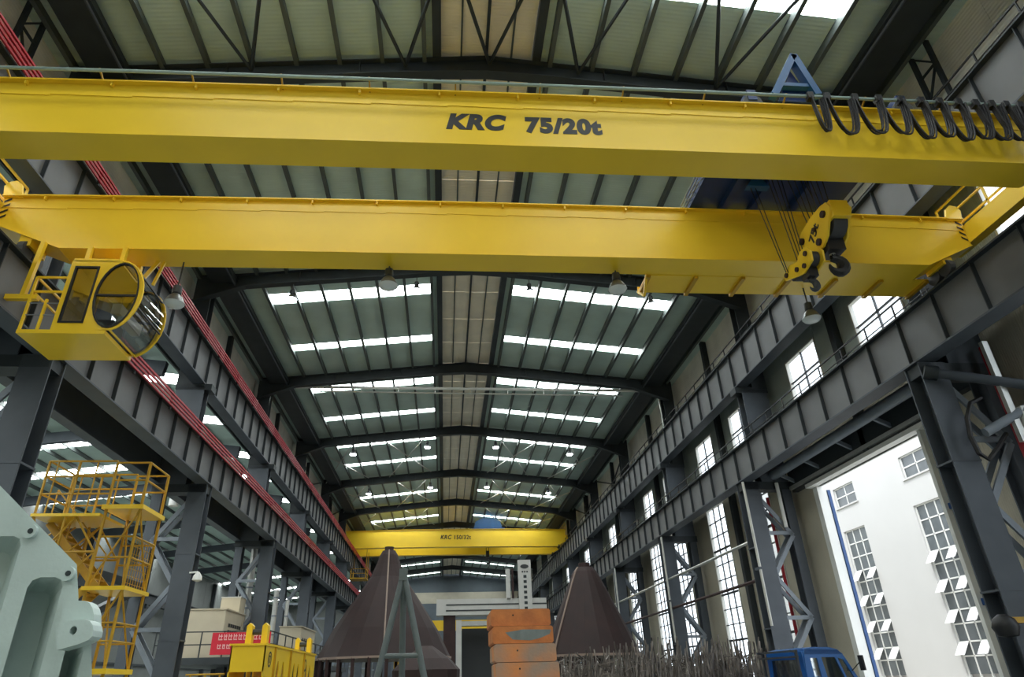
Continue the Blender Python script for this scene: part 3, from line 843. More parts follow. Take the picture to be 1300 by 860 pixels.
for y in (YN, YF2-.05):
    MB().plate(face, [door_o, oval], XZ, y, y+.05).build('side_panel', 'yellow', cb)
    MB().plate([(x, z) for x, z in oval], [[(-7.48+(x+7.48)*.93, 9.53+(z-9.53)*.955) for x, z in oval]], XZ, y-.02, y+.04).build('window_gasket', 'black', cb)
    MB().plate(rrect(-8.55, -8.01, 8.79, 10.28), [rrect(-8.51, -8.05, 8.83, 10.24)], XZ, y-.02, y+.04).build('door_gasket', 'black', cb)
    MB().plate([(-7.48+(x+7.48)*.95, 9.53+(z-9.53)*.965) for x, z in oval], [], XZ, y+.015, y+.022).build('side_window', 'cabglass', cb)
    MB().plate(rrect(-8.52, -8.04, 8.82, 10.25), [], XZ, y+.015, y+.022).build('door_window', 'cabglass', cb)
    MB().box(-7.95, -7.02, y-.015, y+.03, 9.5, 9.54).build('window_bar', 'black', cb)
MB().add([(x, y, z) for y in (YN+.03, YF2-.03) for x, z in A], [(i, i+1, len(A)+i+1, len(A)+i) for i in range(len(A)-1)]).build('front_window', 'cabglass', cb, smooth=True)
for i in (0, 5, 10, 14):
    MB().bar((A[i][0], YN, A[i][1]), (A[i][0], YF2, A[i][1]), .035, .035).build('window_bar', 'black' if i else 'yellow', cb)
for y in (YN-.005, YF2-.02):
    MB().path([(x, y+.01, z) for x, z in arc(14, .01)], .025, 6).build('front_rim', 'yellow', cb)
MB().box(-9.35, -7.5, YN, YF2, 8.53, 8.62).build('floor_plate', 'yellow', cb)
MB().box(-8.64, -7.6, YN, YF2, 10.42, 10.5).build('roof_plate', 'yellow', cb)
MB().box(-8.66, -8.62, YN, YF2, 8.62, 10.44).build('rear_panel', 'yellow', cb)
MB().box(-7.98, -7.6, 13.5, 14.0, 8.62, 9.1).box(-8.05, -7.95, 13.5, 14.0, 9.1, 9.75).build('operator_seat', 'black', cb)
MB().box(-7.55, -7.35, 13.2, 14.3, 9.1, 9.35).build('control_desk', 'machine', cb)
mb = MB()
for x in (-9.32, -8.95): mb.bar((x, YN+.03, 8.6), (x, YN+.03, 9.98 if x < -9 else 9.4), .05, .05)
mb.bar((-9.32, YF2-.03, 8.6), (-9.32, YF2-.03, 9.98), .05, .05)
for z in (9.98, 9.6): mb.bar((-9.32, YN+.03, z), (-8.62, YN+.03, z), .045, .045).bar((-9.32, YN+.03, z), (-9.32, YF2, z), .045, .045).bar((-9.32, YF2-.03, z), (-8.62, YF2-.03, z), .045, .045)
mb.build('platform_railing', 'yellow', cb)
mb = MB()
for z in (9.3, 9.0): mb.bar((-9.32, YN+.03, z), (-8.62, YN+.03, z), .02, .02)
mb.build('platform_bar', 'steel_light', cb)
for x in (-8.5, -7.7):
    for y in (YN+.25, YF2-.3): MB().bar((x, y, 10.5), (x, y, 11.0), .1, .1).build('hanger', 'yellow', cb)
MB().bar((-7.45, 13.8, 10.25), (-7.15, 13.9, 11.0), .08, .08).bar((-7.15, 13.9, 10.3), (-7.0, 13.9, 11.0), .06, .06).build('stay', 'yellow', cb)
MB().bar((-9.55, 13.2, 9.5), (-9.5, 13.2, 11.0), .1, .1).bar((-9.9, 13.2, 9.48), (-9.2, 13.2, 9.48), .12, .12).build('rear_arm', 'yellow', cb)

# ------------------------------------------------------------------ lamps
def lamp(x, y, ztop, lab, lit, hang, s=1.0):
    t = thing('high_bay_lamp', lab, 'lamp', (x, y, ztop), 'lit roof lamps' if lit else 'lamps under the near crane')
    z = ztop-hang
    MB().tube((x, y, ztop), (x, y, z), .02, 6).build('hanger', 'machine_dark', t)
    MB().lathe([(.05*s, z+.02), (.10*s, z), (.11*s, z-.2*s), (.07*s, z-.24*s)], x, y, 14).build('ballast', 'machine_dark', t, smooth=True)
    MB().lathe([(.08*s, z-.22*s), (.16*s, z-.3*s), (.24*s, z-.46*s), (.25*s, z-.48*s)], x, y, 18, cap=False).build('reflector', 'lamp_metal', t, smooth=True)
    MB().lathe([(.24*s, z-.47*s), (.2*s, z-.53*s), (.1*s, z-.56*s), (.02*s, z-.57*s)], x, y, 18).build('lens', 'lamp_on' if lit else 'lamp_off', t, smooth=True)
lamp(-1.5, 13.95, 11.06, 'unlit high bay lamp under the lower girder, left of the ridge', False, .15)
lamp(4.33, 13.95, 11.06, 'unlit high bay lamp under the lower girder, right of the ridge', False, .15)
lamp(9.72, 14.6, 10.99, 'grey high bay lamp under the walkway beside the small hook', False, .5)
lamp(-6.55, 13.9, 11.02, 'grey high bay lamp right beside the operator cab', False, .75)
for k, (y, place) in enumerate(((27.2, 'on the rafter just below the lower yellow girder'), (51.1, 'on the rafter next beyond the pale cross pipe'), (63.4, 'on the second rafter beyond the pale cross pipe'))):
    for x, w in ((-7.46, 'outer left'), (-1.55, 'inner left'), (4.0, 'inner right'), (10.05, 'outer right')):
        lamp(x, y, roofz(x)-.95, 'lit lamp %s, %s of four' % (place, w), True, .35, 1.05)

# ------------------------------------------------------------------ pipes
pp = thing('cross_pipe', 'long pale pipe spanning the hall with a thinner pipe under it', 'pipe', (1.5, 39.7, 18.7))
MB().tube((-11.36, 39.7, 18.86), (14.15, 39.7, 18.7), .1, 8).build('main_pipe', 'white', pp, smooth=True)
MB().tube((-8.3, 39.7, 18.55), (11.7, 39.7, 18.33), .05, 8).build('lower_pipe', 'silver', pp, smooth=True)
mb = MB()
for i in range(9): mb.bar((-8+i*2.4, 39.7, 18.84-.015*i), (-8+i*2.4, 39.7, 18.5-.027*i), .04, .04)
mb.build('pipe_hanger', 'silver', pp)
MB().tube((-11.36, 39.7, 18.86), (-11.5, 39.7, 15.5), .07, 8).build('drop_pipe', 'silver', pp, smooth=True)
MB().tube((14.15, 39.7, 18.7), (14.2, 39.7, 15.5), .07, 8).build('drop_pipe', 'silver', pp, smooth=True)
for z, w in ((6.65, 'upper'), (5.1, 'lower')):
    tag(MB().tube((13.0, 27.9, z), (13.0, 99, z), .07, 8).build('wall_pipe', 'silver' if z > 6 else 'rust_dark', smooth=True), '%s of two long pipes running along the window-side columns' % w, 'pipe', 'pipes along the columns')
for i, y in enumerate((27.05, 39.05, 51.05)):
    t = thing('downpipe', 'bright downpipe on the %s column left of the gate' % ORD[i], 'pipe', (12.75, y, 3.5), 'downpipes on the columns')
    MB().tube((12.78, y, 3.3), (12.78, y, 9.0), .06, 8).build('pipe', 'silver', t, smooth=True)
    MB().box(12.7, 12.85, y-.08, y+.3, 5.4, 5.5).build('pipe_clamp', 'steel', t)
t = thing('downpipe', 'short white pipe above the lattice left of the gate', 'pipe', (14.5, 27.2, 8), 'downpipes on the columns')
MB().tube((14.35, 27.2, 7.1), (14.35, 27.2, 9.0), .08, 8).build('pipe', 'white', t, smooth=True)
t = thing('fire_pipe', 'red riser pipe beside the lattice column left of the gate', 'pipe', (14.3, 28.2, 0))
MB().tube((14.3, 28.2, 0), (14.3, 28.2, 8.6), .07, 8).build('pipe', 'redpaint', t, smooth=True)
t = thing('downpipe', 'white riser pipe beside the red one at the gate column', 'pipe', (14.05, 28.4, 0), 'downpipes on the columns')
MB().tube((14.05, 28.4, 0), (14.05, 28.4, 8.6), .06, 8).build('pipe', 'silver', t, smooth=True)

# clutter on the nearest right column
t = thing('red_riser', 'red riser pipe behind the nearest right-hand column', 'pipe', (14.6, 14.9, 0))
MB().tube((14.6, 14.95, 0), (14.6, 14.95, 9.4), .11, 10).build('pipe', 'redpaint', t, smooth=True)
t = thing('cable_tray', 'pale cable tray running down behind the nearest right-hand column', 'tray', (14.35, 14.7, 6))
MB().box(14.28, 14.44, 14.6, 14.72, 6.6, 9.4).build('tray', 'silver', t)
MB().box(14.5, 14.75, 14.5, 14.75, 7.0, 7.5).build('junction_box', 'white', t)
t = thing('diagonal_strut', 'grey tubular strut reaching from the nearest right column toward the viewer', 'strut', (13.5, 14.9, 8.7))
MB().tube((12.95, 15.2, 8.75), (15.0, 14.3, 7.95), .13, 10).build('tube', 'steel', t, smooth=True)
MB().tube((12.87, 15.24, 8.78), (13.15, 15.12, 8.67), .2, 10).build('end_socket', 'steel_dark', t, smooth=True)
t = thing('hanging_cable', 'black cable looping off the nearest right-hand column', 'cable', (13.6, 15.0, 6.5))
pts = [(13.95, 14.95, 7.9), (13.6, 14.95, 7.75), (13.38, 14.98, 7.35), (13.3, 15.0, 6.85), (13.36, 15.0, 6.4), (13.55, 15.0, 6.25), (13.85, 14.9, 6.55), (14.2, 14.9, 6.9)]
MB().path(pts, .06, 6).build('cable', 'rubber', t, smooth=True)
MB().tube((13.6, 14.85, 6.9), (15.0, 14.5, 7.6), .12, 10).build('elbow_pipe', 'steel_light', t, smooth=True)
t = thing('warning_lamp', 'dark round lamp on a yellow arm low on the nearest right column', 'lamp', (12.5, 15.2, 2.5))
MB().lathe([(.02, 2.2), (.2, 2.24), (.27, 2.42), (.22, 2.58), (.08, 2.68)], 12.42, 15.0, 16).build('lamp_body', 'black', t, smooth=True)
MB().box(12.6, 13.0, 14.95, 15.2, 2.5, 2.62).build('arm', 'yellow_dull', t)

# ------------------------------------------------------------------ left side things
cs = thing('machine_casting', 'big grey-green painted cast machine frame in the lower left foreground', 'casting', (-3, 5, 0))
o = [(-4.6, 0), (-1.9, 0), (-2.08, 1.68), (-2.14, 1.9), (-2.255, 2.05), (-2.275, 2.13), (-2.335, 2.32), (-2.96, 2.83), (-3.6, 3.3), (-4.6, 3.3)]
def pocket(x0, x1, z0, z1, r=.06): return [(x0, z0), (x1, z0), (x1, z1-r), (x1-.3*r, z1-.3*r), (x1-r, z1), (x0+r, z1), (x0+.3*r, z1-.3*r), (x0, z1-r)]
pk = [pocket(-3.4, -2.71, .3, 2.5), pocket(-2.595, -2.385, .3, 2.245), pocket(-2.27, -2.165, .3, 1.86, .04)]
def SH(u, v, d): return (u-.75*(d-4.5), d, v-.22*(d-4.5)*(v > .01))
MB().plate(o, pk, SH, 4.5, 4.75).build('front_flange', 'cast', cs)
MB().plate(o, [], SH, 4.75, 4.85).plate([(x-.95, z*.93) for x, z in o], [], XZ, 4.85, 6.2).build('body', 'cast', cs)
MB().plate([(-2.308, 2.094), (-2.184, 2.092), (-2.152, 2.079), (-2.127, 2.052), (-2.109, 2.016), (-2.087, 1.929), (-2.160, 1.879), (-2.267, 1.881)], [], XZ, 4.4, 4.5).build('boss', 'cast', cs)
MB().plate([(-2.257, 1.966), (-2.093, 1.976), (-2.064, 1.967), (-2.043, 1.945), (-2.031, 1.916), (-2.030, 1.886), (-2.047, 1.866), (-2.094, 1.846), (-2.207, 1.816)], [circ(-2.144, 1.918, .024, 16, .02)], XZ, 4.28, 4.4).build('lifting_lug', 'cast', cs)
MB().tube((-2.144, 4.36, 1.918), (-2.144, 4.4, 1.918), .026, 12).build('lug_bore', 'castdark', cs)
for x, z in ((-2.66, 2.525), (-2.357, 2.262)):
    MB().tube((x-.01, 4.47, z), (x-.01, 4.5, z), .045, 14).build('bolt_boss', 'cast', cs)
    MB().tube((x, 4.465, z), (x, 4.5, z), .017, 10).build('bolt_hole', 'castdark', cs)

tw = thing('stair_tower', 'yellow tubular stair tower with railed platforms under the left runway beam', 'stairs', (-10, 20, 0))
def P(p, q, r=.035): return MB().tube(p, q, r, 6)
for x in (-9.55, -8.62):
    for y in (19.2, 20.6): P((x, y, 0), (x, y, 7.5), .045).build('post', 'yellow_dull', tw)
for x in (-11.45, -10.6):
    for y in (19.2, 20.6): P((x, y, 4.0 if x > -11 else 5.3), (x, y, 7.55), .04).build('post', 'yellow_dull', tw)
for nm, b in (('platform', (-9.65, -8.52, 19.1, 20.7, 6.15, 6.27)), ('platform', (-9.65, -8.52, 19.1, 20.7, 4.0, 4.1)), ('platform', (-9.65, -8.52, 19.1, 20.7, 2.0, 2.12)), ('platform', (-11.5, -9.65, 19.1, 20.7, 5.95, 6.03))):
    MB().box(*b).build(nm, 'yellow', tw)
for z0, z1 in ((6.27, 7.5), (4.1, 5.4), (2.12, 3.2)):
    mb = MB()
    for z in (z1, (z0+z1)/2+.1):
        for p, q in (((-9.55, 19.2), (-8.62, 19.2)), ((-8.62, 19.2), (-8.62, 20.6)), ((-8.62, 20.6), (-9.55, 20.6))):
            mb.tube((p[0], p[1], z), (q[0], q[1], z), .028, 6)
    mb.build('railing', 'yellow_dull', tw)
mb = MB()
for z in (7.55, 7.1, 6.6):
    mb.tube((-11.45, 19.2, z), (-9.55, 19.2, z), .028, 6).tube((-11.45, 20.6, z), (-9.55, 20.6, z), .028, 6).tube((-11.45, 19.2, z), (-11.45, 20.6, z), .028, 6)
for x in (-11.2, -10.1): mb.tube((x, 19.2, 6), (x, 19.2, 7.55), .025, 6).tube((x, 20.6, 6), (x, 20.6, 7.55), .025, 6)
mb.build('railing', 'yellow_dull', tw)
# truss under the side platform
for y in (19.2, 20.6):
    P((-11.45, y, 5.0), (-9.55, y, 5.0)).build('truss_chord', 'yellow_dull', tw)
    for a, b in (((-11.45, 5.95), (-11.0, 5.0)), ((-11.0, 5.0), (-10.3, 5.95)), ((-10.3, 5.95), (-9.6, 5.0))):
        P((a[0], y, a[1]), (b[0], y, b[1]), .028).build('truss_brace', 'yellow_dull', tw)
for x in (-11.45, -11.0, -10.3): P((x, 19.2, 5.0), (x, 20.6, 5.95), .025).build('truss_brace', 'yellow_dull', tw)
# stair flights
def flight(x0, z0, x1, z1, y0, y1, n):
    st = MB().bar((x0, y0, z0), (x1, y0, z1), .04, .2).bar((x0, y1, z0), (x1, y1, z1), .04, .2).build('stringer', 'yellow_dull', tw)
    for i in range(n):
        u = (i+.5)/n; x = x0+(x1-x0)*u; z = z0+(z1-z0)*u
        MB().box(x-.11, x+.11, y0, y1, z-.02, z+.02).build('tread', 'yellow_dull', st)
    mb = MB().bar((x0, y0, z0+.95), (x1, y0, z1+.95), .035, .035)
    for i in range(4):
        u = i/3; mb.bar((x0+(x1-x0)*u, y0, z0+(z1-z0)*u), (x0+(x1-x0)*u, y0, z0+(z1-z0)*u+.95), .03, .03)
    mb.build('handrail', 'yellow_dull', st)
flight(-11.4, 5.95, -9.6, 4.1, 19.9, 20.6, 9)
flight(-9.6, 4.05, -11.3, 2.1, 19.2, 19.9, 9)
flight(-11.3, 2.1, -9.6, .1, 19.9, 20.6, 9)
MB().box(-12.2, -11.2, 19.1, 20.7, 2.0, 2.1).build('platform', 'yellow', tw)
for z0, z1 in ((4.1, 6.15), (2.12, 4.0), (.1, 2.0)):
    P((-9.55, 19.2, z0), (-8.62, 19.2, z1), .028).build('cross_brace', 'yellow_dull', tw)
    P((-8.62, 19.2, z0), (-9.55, 20.6, z1), .028).build('cross_brace', 'yellow_dull', tw)
    P((-8.62, 19.2, z1), (-8.62, 20.6, z0), .028).build('cross_brace', 'yellow_dull', tw)
mesh = MB()
for i in range(9): mesh.bar((-8.62, 19.25+i*.16, 4.1), (-8.62, 19.25+i*.16, 5.35), .012, .012)
for i in range(7): mesh.bar((-8.62, 19.2, 4.2+i*.19), (-8.62, 20.6, 4.2+i*.19), .012, .012)
mesh.build('guard_mesh', 'yellow_dull', tw)

sp = thing('lifting_beam', 'bright yellow box beam with oval side holes and lugs, lower left', 'beam', (-6.7, 29, 0))
Y0, Y1 = 26, 36
MB().box(-7.5, -6.3, Y0, Y0+.05, 2.1, 2.95).build('end_plate', 'yellow', sp)
MB().box(-7.55, -6.25, Y0-.05, Y1, 2.93, 3.0).build('top_plate', 'yellow', sp)
MB().box(-7.55, -6.25, Y0-.02, Y1, 1.3, 1.36).build('bottom_plate', 'yellow', sp)
ov = [circ(y, 2.0, .5, 16, .2) for y in (28.2, 29.1, 31.2, 32.1, 34.0, 34.8)]
MB().plate([(Y0, 1.35), (Y1, 1.35), (Y1, 2.94), (Y0, 2.94)], ov, YZ, -6.34, -6.3).build('side_plate', 'yellow', sp)
MB().plate([(Y0, 1.35), (Y1, 1.35), (Y1, 2.94), (Y0, 2.94)], ov, YZ, -7.5, -7.46).build('side_plate', 'yellow', sp)
for y in (27.4, 30.2, 33.1): MB().box(-6.3, -6.22, y-.03, y+.03, 1.4, 2.93).build('stiffener', 'yellow_dull', sp)
for y in (26.35, 35.1):
    for x in (-7.15, -6.6): MB().plate([(x, 2.98), (x+.2, 2.98), (x+.2, 3.6), (x+.1, 3.7), (x, 3.6)], [], XZ, y, y+.35).build('lifting_lug', 'yellow', sp)
    MB().tube((-7.05, y+.17, 3.4), (-6.5, y+.17, 3.4), .1, 10).build('pin', 'machine_dark', sp)
mb = MB()
for y in (26.75,):
    mb.plate(circ(y, 2.5, .26, 18), [circ(y, 2.5, .2, 18)], YZ, -6.295, -6.29)
    mb.box(-6.295, -6.29, y-.11, y-.05, 2.38, 2.62); mb.box(-6.295, -6.29, y-.11, y+.1, 2.58, 2.63).box(-6.295, -6.29, y+.05, y+.1, 2.38, 2.62)
mb.build('emblem', 'machine_dark', sp)
for y in (33.6,): MB().plate(circ(y, 2.45, .26, 16), [circ(y, 2.45, .17, 16)], YZ, -6.295, -6.29).build('emblem', 'machine_dark', sp)
MB().box(-7.4, -7.1, 26.5, 27, 0, 1.3).box(-6.8, -6.4, 26.5, 27, 0, 1.3).box(-7.4, -7.1, 33, 33.5, 0, 1.3).box(-6.8, -6.4, 33, 33.5, 0, 1.3).build('stand', 'yellow_dull', sp)
mb = MB()
t = thing('barrier', 'thin yellow tube barrier left of the yellow box beam', 'barrier', (-8.4, 26, 0))
for x in (-8.75, -8.25, -7.75): MB().tube((x, 26, 0), (x, 26, 2.05), .03, 6).build('post', 'yellow_dull', t)
MB().tube((-8.9, 26, 2.05), (-7.6, 26, 2.05), .035, 6).build('rail', 'yellow_dull', t)

# mezzanine with cabinets, banner, ducts
mz = thing('mezzanine', 'dark steel mezzanine deck between the left columns behind the stair tower', 'platform', (-11.3, 38, 0))
MB().box(-13.6, -8.2, 34.5, 62, 2.6, 2.9).build('deck', 'steel_dark', mz)
for y in (35, 43, 52, 61):
    for x in (-13.2, -8.5): MB().box(x-.12, x+.12, y-.12, y+.12, 0, 2.6).build('leg', 'steel_dark', mz)
mb = MB()
for z in (3.45, 4.0): mb.bar((-13.5, 34.6, z), (-8.3, 34.6, z), .05, .05).bar((-8.3, 34.6, z), (-8.3, 62, z), .05, .05)
for i in range(6): mb.bar((-13.5+i*1.04, 34.6, 2.9), (-13.5+i*1.04, 34.6, 4.0), .05, .05)
for i in range(16): mb.bar((-8.3, 34.6+1.8*i, 2.9), (-8.3, 34.6+1.8*i, 4.0), .05, .05)
mb.build('railing', 'steel_dark', mz)
for i, (x0, x1, y0, y1, z1, lab) in enumerate(((-12.8, -10.9, 36, 39.5, 5.1, 'cream equipment cabin with row of vents behind the red banner'), (-10.2, -8.9, 45, 50, 4.9, 'cream cabinet with vents behind the yellow box beam'))):
    t = thing('equipment_cabinet', lab, 'cabinet', ((x0+x1)/2, (y0+y1)/2, 2.9), 'cream cabinets on the mezzanine')
    MB().box(x0, x1, y0, y1, 2.9, z1).build('body', 'cream', t)
    MB().box(x0-.06, x1+.06, y0-.06, y1+.06, z1, z1+.06).build('roof', 'cream', t)
    first = None
    for r in range(2):
        for q in range(6):
            y = y0+.7+q*(y1-y0-1.2)/6
            if first is None: first = MB().box(x1-.01, x1+.01, y, y+.3, z1-.75, z1-.58).build('vent', 'black', t); yf0 = y
            else: rep(first, (0, y-yf0, -.3*r))
    MB().box(x1-.01, x1+.02, y1-.5, y1-.1, 3.0, z1-.4).build('door', 'cream', t)
t = thing('box_unit', 'small cream box on top of the vented cabin', 'box', (-11.4, 38, 5.2))
MB().box(-11.9, -10.9, 38.2, 39.2, 5.16, 5.9).build('body', 'cream', t); MB().box(-11.92, -10.88, 38.18, 39.22, 5.9, 5.95).build('lid', 'silver', t)
bn = thing('banner', 'red banner with pale writing on the mezzanine railing', 'banner', (-8.2, 37, 3.5))
MB().box(-10.9, -8.2, 34.5, 34.53, 3.0, 3.95).build('cloth', 'banner', bn)
mb = MB()
for r, z in ((0, 3.62), (1, 3.25)):
    x = -10.6
    while x < -8.6:
        w = random.uniform(.12, .2); h = .26-.06*r
        mb.box(x, x+w, 34.49, 34.5, z, z+.04).box(x, x+.03, 34.49, 34.5, z, z+h).box(x, x+w, 34.49, 34.5, z+h*.6, z+h*.6+.035).box(x+w*.6, x+w*.6+.03, 34.49, 34.5, z+.05, z+h)
        x += w+.06
mb.build('lettering', 'bannerink', bn)
for i, (x, y, z0, z1, r) in enumerate(((-12.15, 41, 4.0, 8.9, .16), (-11.3, 41, 4.0, 8.9, .19), (-12.5, 42.9, 4.2, 7.6, .13), (-10.9, 46, 4.0, 7.2, .16), (-10.2, 46.3, 4.0, 6.6, .12))):
    t = thing('duct', ['slim silver duct rising left of the tall wide one', 'wide silver duct rising behind the left columns', 'short silver duct between the two tall ones', 'silver duct by the third left column', 'thin silver duct rightmost behind the mezzanine'][i], 'duct', (x, y, z0), 'silver ducts')
    MB().tube((x, y, 2.9), (x, y, z1), r, 12).build('pipe', 'silver', t, smooth=True)
    q = MB().tube((x, y, z0+.5), (x, y, z0+.58), r+.03, 12).build('flange', 'steel_light', t)
    for k in range(1, 3): rep(q, (0, 0, k*1.1))
for i, (y, zt) in enumerate(((31.5, 12.4), (33.5, 11.9))):
    t = thing('vent_duct', ['white elbow duct in the gap between the left runway beams', 'smaller white elbow duct beside it in the gap'][i], 'duct', (-12.9, y, 10.8), 'white elbow ducts')
    MB().tube((-15.5, y, zt), (-12.6, y, zt), .22, 12).build('horizontal_pipe', 'white', t, smooth=True)
    MB().bar((-14.3, y, zt), (-14.3, y, rz2(-14.3)-.02), .05, .05).build('hanger', 'steel', t)
    MB().tube((-12.7, y, zt+.2), (-12.7, y, 9.2), .22, 12).build('vertical_pipe', 'white', t, smooth=True)
lf = thing('floodlight', 'white floodlight above the lower left runway rail near the cab', 'lamp', (-10.4, 20.5, 11))
MB().box(-11.6, -11.2, 20.2, 22.6, 11.6, 11.8).build('lamp_body', 'white', lf)
MB().bar((-11.35, 21, 11.8), (-11.35, 21, 15.35), .04, .04).build('hanger', 'steel', lf)
t = thing('wall_lamp', 'small white lamp on the left column behind the stair tower', 'lamp', (-9.7, 27.2, 5.4))
MB().bar((-9.85, 27.25, 5.6), (-9.5, 27.1, 5.6), .06, .06).build('arm', 'white', t)
MB().lathe([(.05, 5.6), (.16, 5.45), (.18, 5.3), (.05, 5.25)], -9.48, 27.1, 12).build('head', 'white', t, smooth=True)

# diagonal bracing between left columns
for i, y in ((0, 15.9), (3, 51.9)):
    t = thing('column_bracing', 'dark crossed bracing in the %s bay behind the left columns' % ORD[i], 'bracing', (-11.7, y+6, 0), 'left column bracing')
    MB().bar((-11.7, y, 1.0), (-11.7, y+11.4, 5.0), .2, .24).build('brace_bar', 'steel_dark', t)
    MB().bar((-11.72, y, 5.0), (-11.72, y+11.4, 1.0), .2, .24).build('brace_bar', 'steel_dark', t)
    MB().bar((-11.7, y, 5.1), (-11.7, y+11.4, 5.1), .24, .3).build('brace_strut', 'steel_dark', t)
# rafters of the neighbouring hall
for i, y in enumerate(BAY[2:10]):
    t = thing('roof_rafter', 'grey rafter in the neighbouring hall roof, %s from the viewpoint' % ORD[i], 'rafter', (-22.3, y, 14), 'neighbouring hall rafters')
    for a, b in ((-32.2, -22.3), (-22.3, -12.7)):
        MB().bar((a, y, rz2(a)-.62), (b, y, rz2(b)-.62), .3, .66).build('rafter_half', 'steel', t)

# ------------------------------------------------------------------ centre things
def cone(lab, prof, cx, cy, base, seam):
    t = thing('steel_cone', lab, 'cone', (cx, cy, 0), 'rust brown cones')
    MB().lathe(prof, cx, cy, 20).build('shell', 'rust', t, smooth=False)
    MB().lathe([(prof[0][0]+.04, prof[0][1]-.06), (prof[0][0]+.04, prof[0][1]+.06)], cx, cy, 20).build('base_ring', 'weld', t)
    for a in seam:
        pts = [(cx+(r+.02)*math.cos(a), cy+(r+.02)*math.sin(a), z) for r, z in prof]
        MB().path(pts, .05, 5).build('weld_seam', 'weld', t)
    n = 26; R = prof[0][0]-.1
    f = None
    for i in range(n):
        a = 2*math.pi*i/n
        x, y = cx+R*math.cos(a), cy+R*math.sin(a)
        if f is None: f = MB().box(x-.09, x+.09, y-.09, y+.09, 0, prof[0][1]).build('support_post', 'rust_dark', t); fx, fy = x, y
        else: rep(f, (x-fx, y-fy, 0))
    MB().lathe([(prof[-1][0]*.7, prof[-1][1]), (prof[-1][0]*.7, prof[-1][1]+.25)], cx, cy, 16).build('top_collar', 'rust_dark', t)
    return t
cone('tall rust-brown steel cone with a narrow neck, left of the grey tripod', [(4.1, 3.0), (3.25, 4.6), (2.45, 5.8), (1.75, 6.8), (1.15, 7.7), (.8, 8.5), (.6, 9.1), (.42, 9.4)], -3.7, 45, 0, (-1.5,))
cone('rust-brown steel cone between the orange blocks and the tall windows', [(2.75, 2.75), (2.2, 4.0), (1.6, 5.3), (1.05, 6.5), (.7, 7.2), (.5, 7.45)], 8.2, 40, 0, (-2.6,))
tp = thing('tripod_frame', 'grey-green tubular A-frame standing in front of the tall brown cone', 'frame', (-1.35, 22, 0))
for p in ((-2.35, 21.6, 0), (-1.25, 22.6, 0), (-.15, 21.6, 0)):
    q = (-1.32+(p[0]+1.32)*.04, 22, 4.75 if abs(p[0]+1.25) < .1 else 4.55)
    MB().tube(p, q, .095, 10).build('leg', 'green_steel', tp, smooth=True)
MB().tube((-1.85, 21.8, 2.35), (-.65, 21.8, 2.35), .07, 8).build('cross_tube', 'green_steel', tp, smooth=True)
MB().box(-1.45, -1.2, 21.88, 22.12, 4.5, 4.85).build('head_plate', 'green_steel', tp)

zs = [0, .32, .64, .97, 1.29, 1.61, 1.93, 2.26, 2.585, 2.91]
names = {8: 'topmost orange weight block of the central stack', 7: 'orange weight block with a grey worn patch, second from the top', 6: 'dull orange weight block, third from the top of the stack', 5: 'orange weight block, fourth from the top, cut by the picture edge'}
for i in range(9):
    back = .12*(i-4) if i > 4 else 0
    y0 = 13.75+back*1.0; xo = -.035*(i-5)
    x0, x1 = .99+xo*.6, 2.2+xo*.6
    lab = names.get(i, 'orange weight block hidden low in the central stack, number %s from the floor' % ORD[i])
    t = thing('weight_block', lab, 'block', ((x0+x1)/2, y0+.7, zs[i]), 'stacked orange weight blocks')
    g = .012
    MB().plate([(x0+.03, zs[i]), (x1-.03, zs[i]), (x1, zs[i]+.03), (x1, zs[i+1]-g-.03), (x1-.03, zs[i+1]-g), (x0+.03, zs[i+1]-g), (x0, zs[i+1]-g-.03), (x0, zs[i]+.03)], [], XZ, y0, y0+1.4).build('body', 'orange_worn' if i in (6, 5) else 'orange', t)
    if i == 7:
        MB().plate([(x0+.25, zs[i]+.2), (x0+.4, zs[i]+.07), (x0+.75, zs[i]+.05), (x0+.95, zs[i]+.09), (x1-.07, zs[i]+.16), (x1-.04, zs[i]+.24), (x0+.6, zs[i]+.25), (x0+.4, zs[i]+.22)], [], XZ, y0-.004, y0).build('worn_patch', 'bare', t)
    MB().box(x0+.05, x1-.05, y0+.02, y0+1.38, zs[i]-.0, zs[i]+.012).build('joint', 'rust_dark', t)
    MB().tube((x0+.45, y0-.003, zs[i]+.2), (x0+.45, y0+.01, zs[i]+.2), .018, 8).build('thread_hole', 'black', t)

pm = thing('portal_machine', 'light grey portal milling machine with a tall ram, behind the orange blocks', 'machine', (4, 60, 0))
MB().box(-.7, 8.6, 59, 60.6, 6.6, 7.85).build('cross_beam', 'machine', pm)
for z in (6.95, 7.4): MB().box(.1, 8.6, 58.97, 59, z-.05, z+.05).build('guide_rail', 'machine_dark', pm)
MB().box(1.3, 8.2, 59.3, 60.4, 5.8, 6.15).build('lower_beam', 'machine', pm)
MB().box(-.1, .9, 59.2, 60.5, 0, 6.6).build('column', 'rust_dark', pm)
MB().box(.95, 1.4, 59.1, 59.4, 0, 6.2).build('cable_carrier', 'machine', pm)
MB().box(7.8, 8.8, 59.2, 60.5, 0, 6.6).build('column', 'machine_dark', pm)
rm = MB().box(6.25, 7.35, 58.6, 59, 6.5, 10.9).build('ram', 'machine', pm)
MB().plate(circ(6.8, 10.35, .18, 16, .36), [], XZ, 58.58, 58.6).build('badge', 'machine_dark', rm)
mb = MB()
for i in range(7): mb.box(6.68, 6.95, 58.585, 58.6, 6.9+i*.42, 7.13+i*.42)
for i in range(3): mb.box(6.55+.2*i, 6.68+.2*i, 58.585, 58.6, 9.85, 9.98)
mb.build('lettering', 'steel_dark', rm)
MB().box(5.2, 5.55, 58.8, 59.2, 7.85, 10.2).build('side_ram', 'machine', pm)
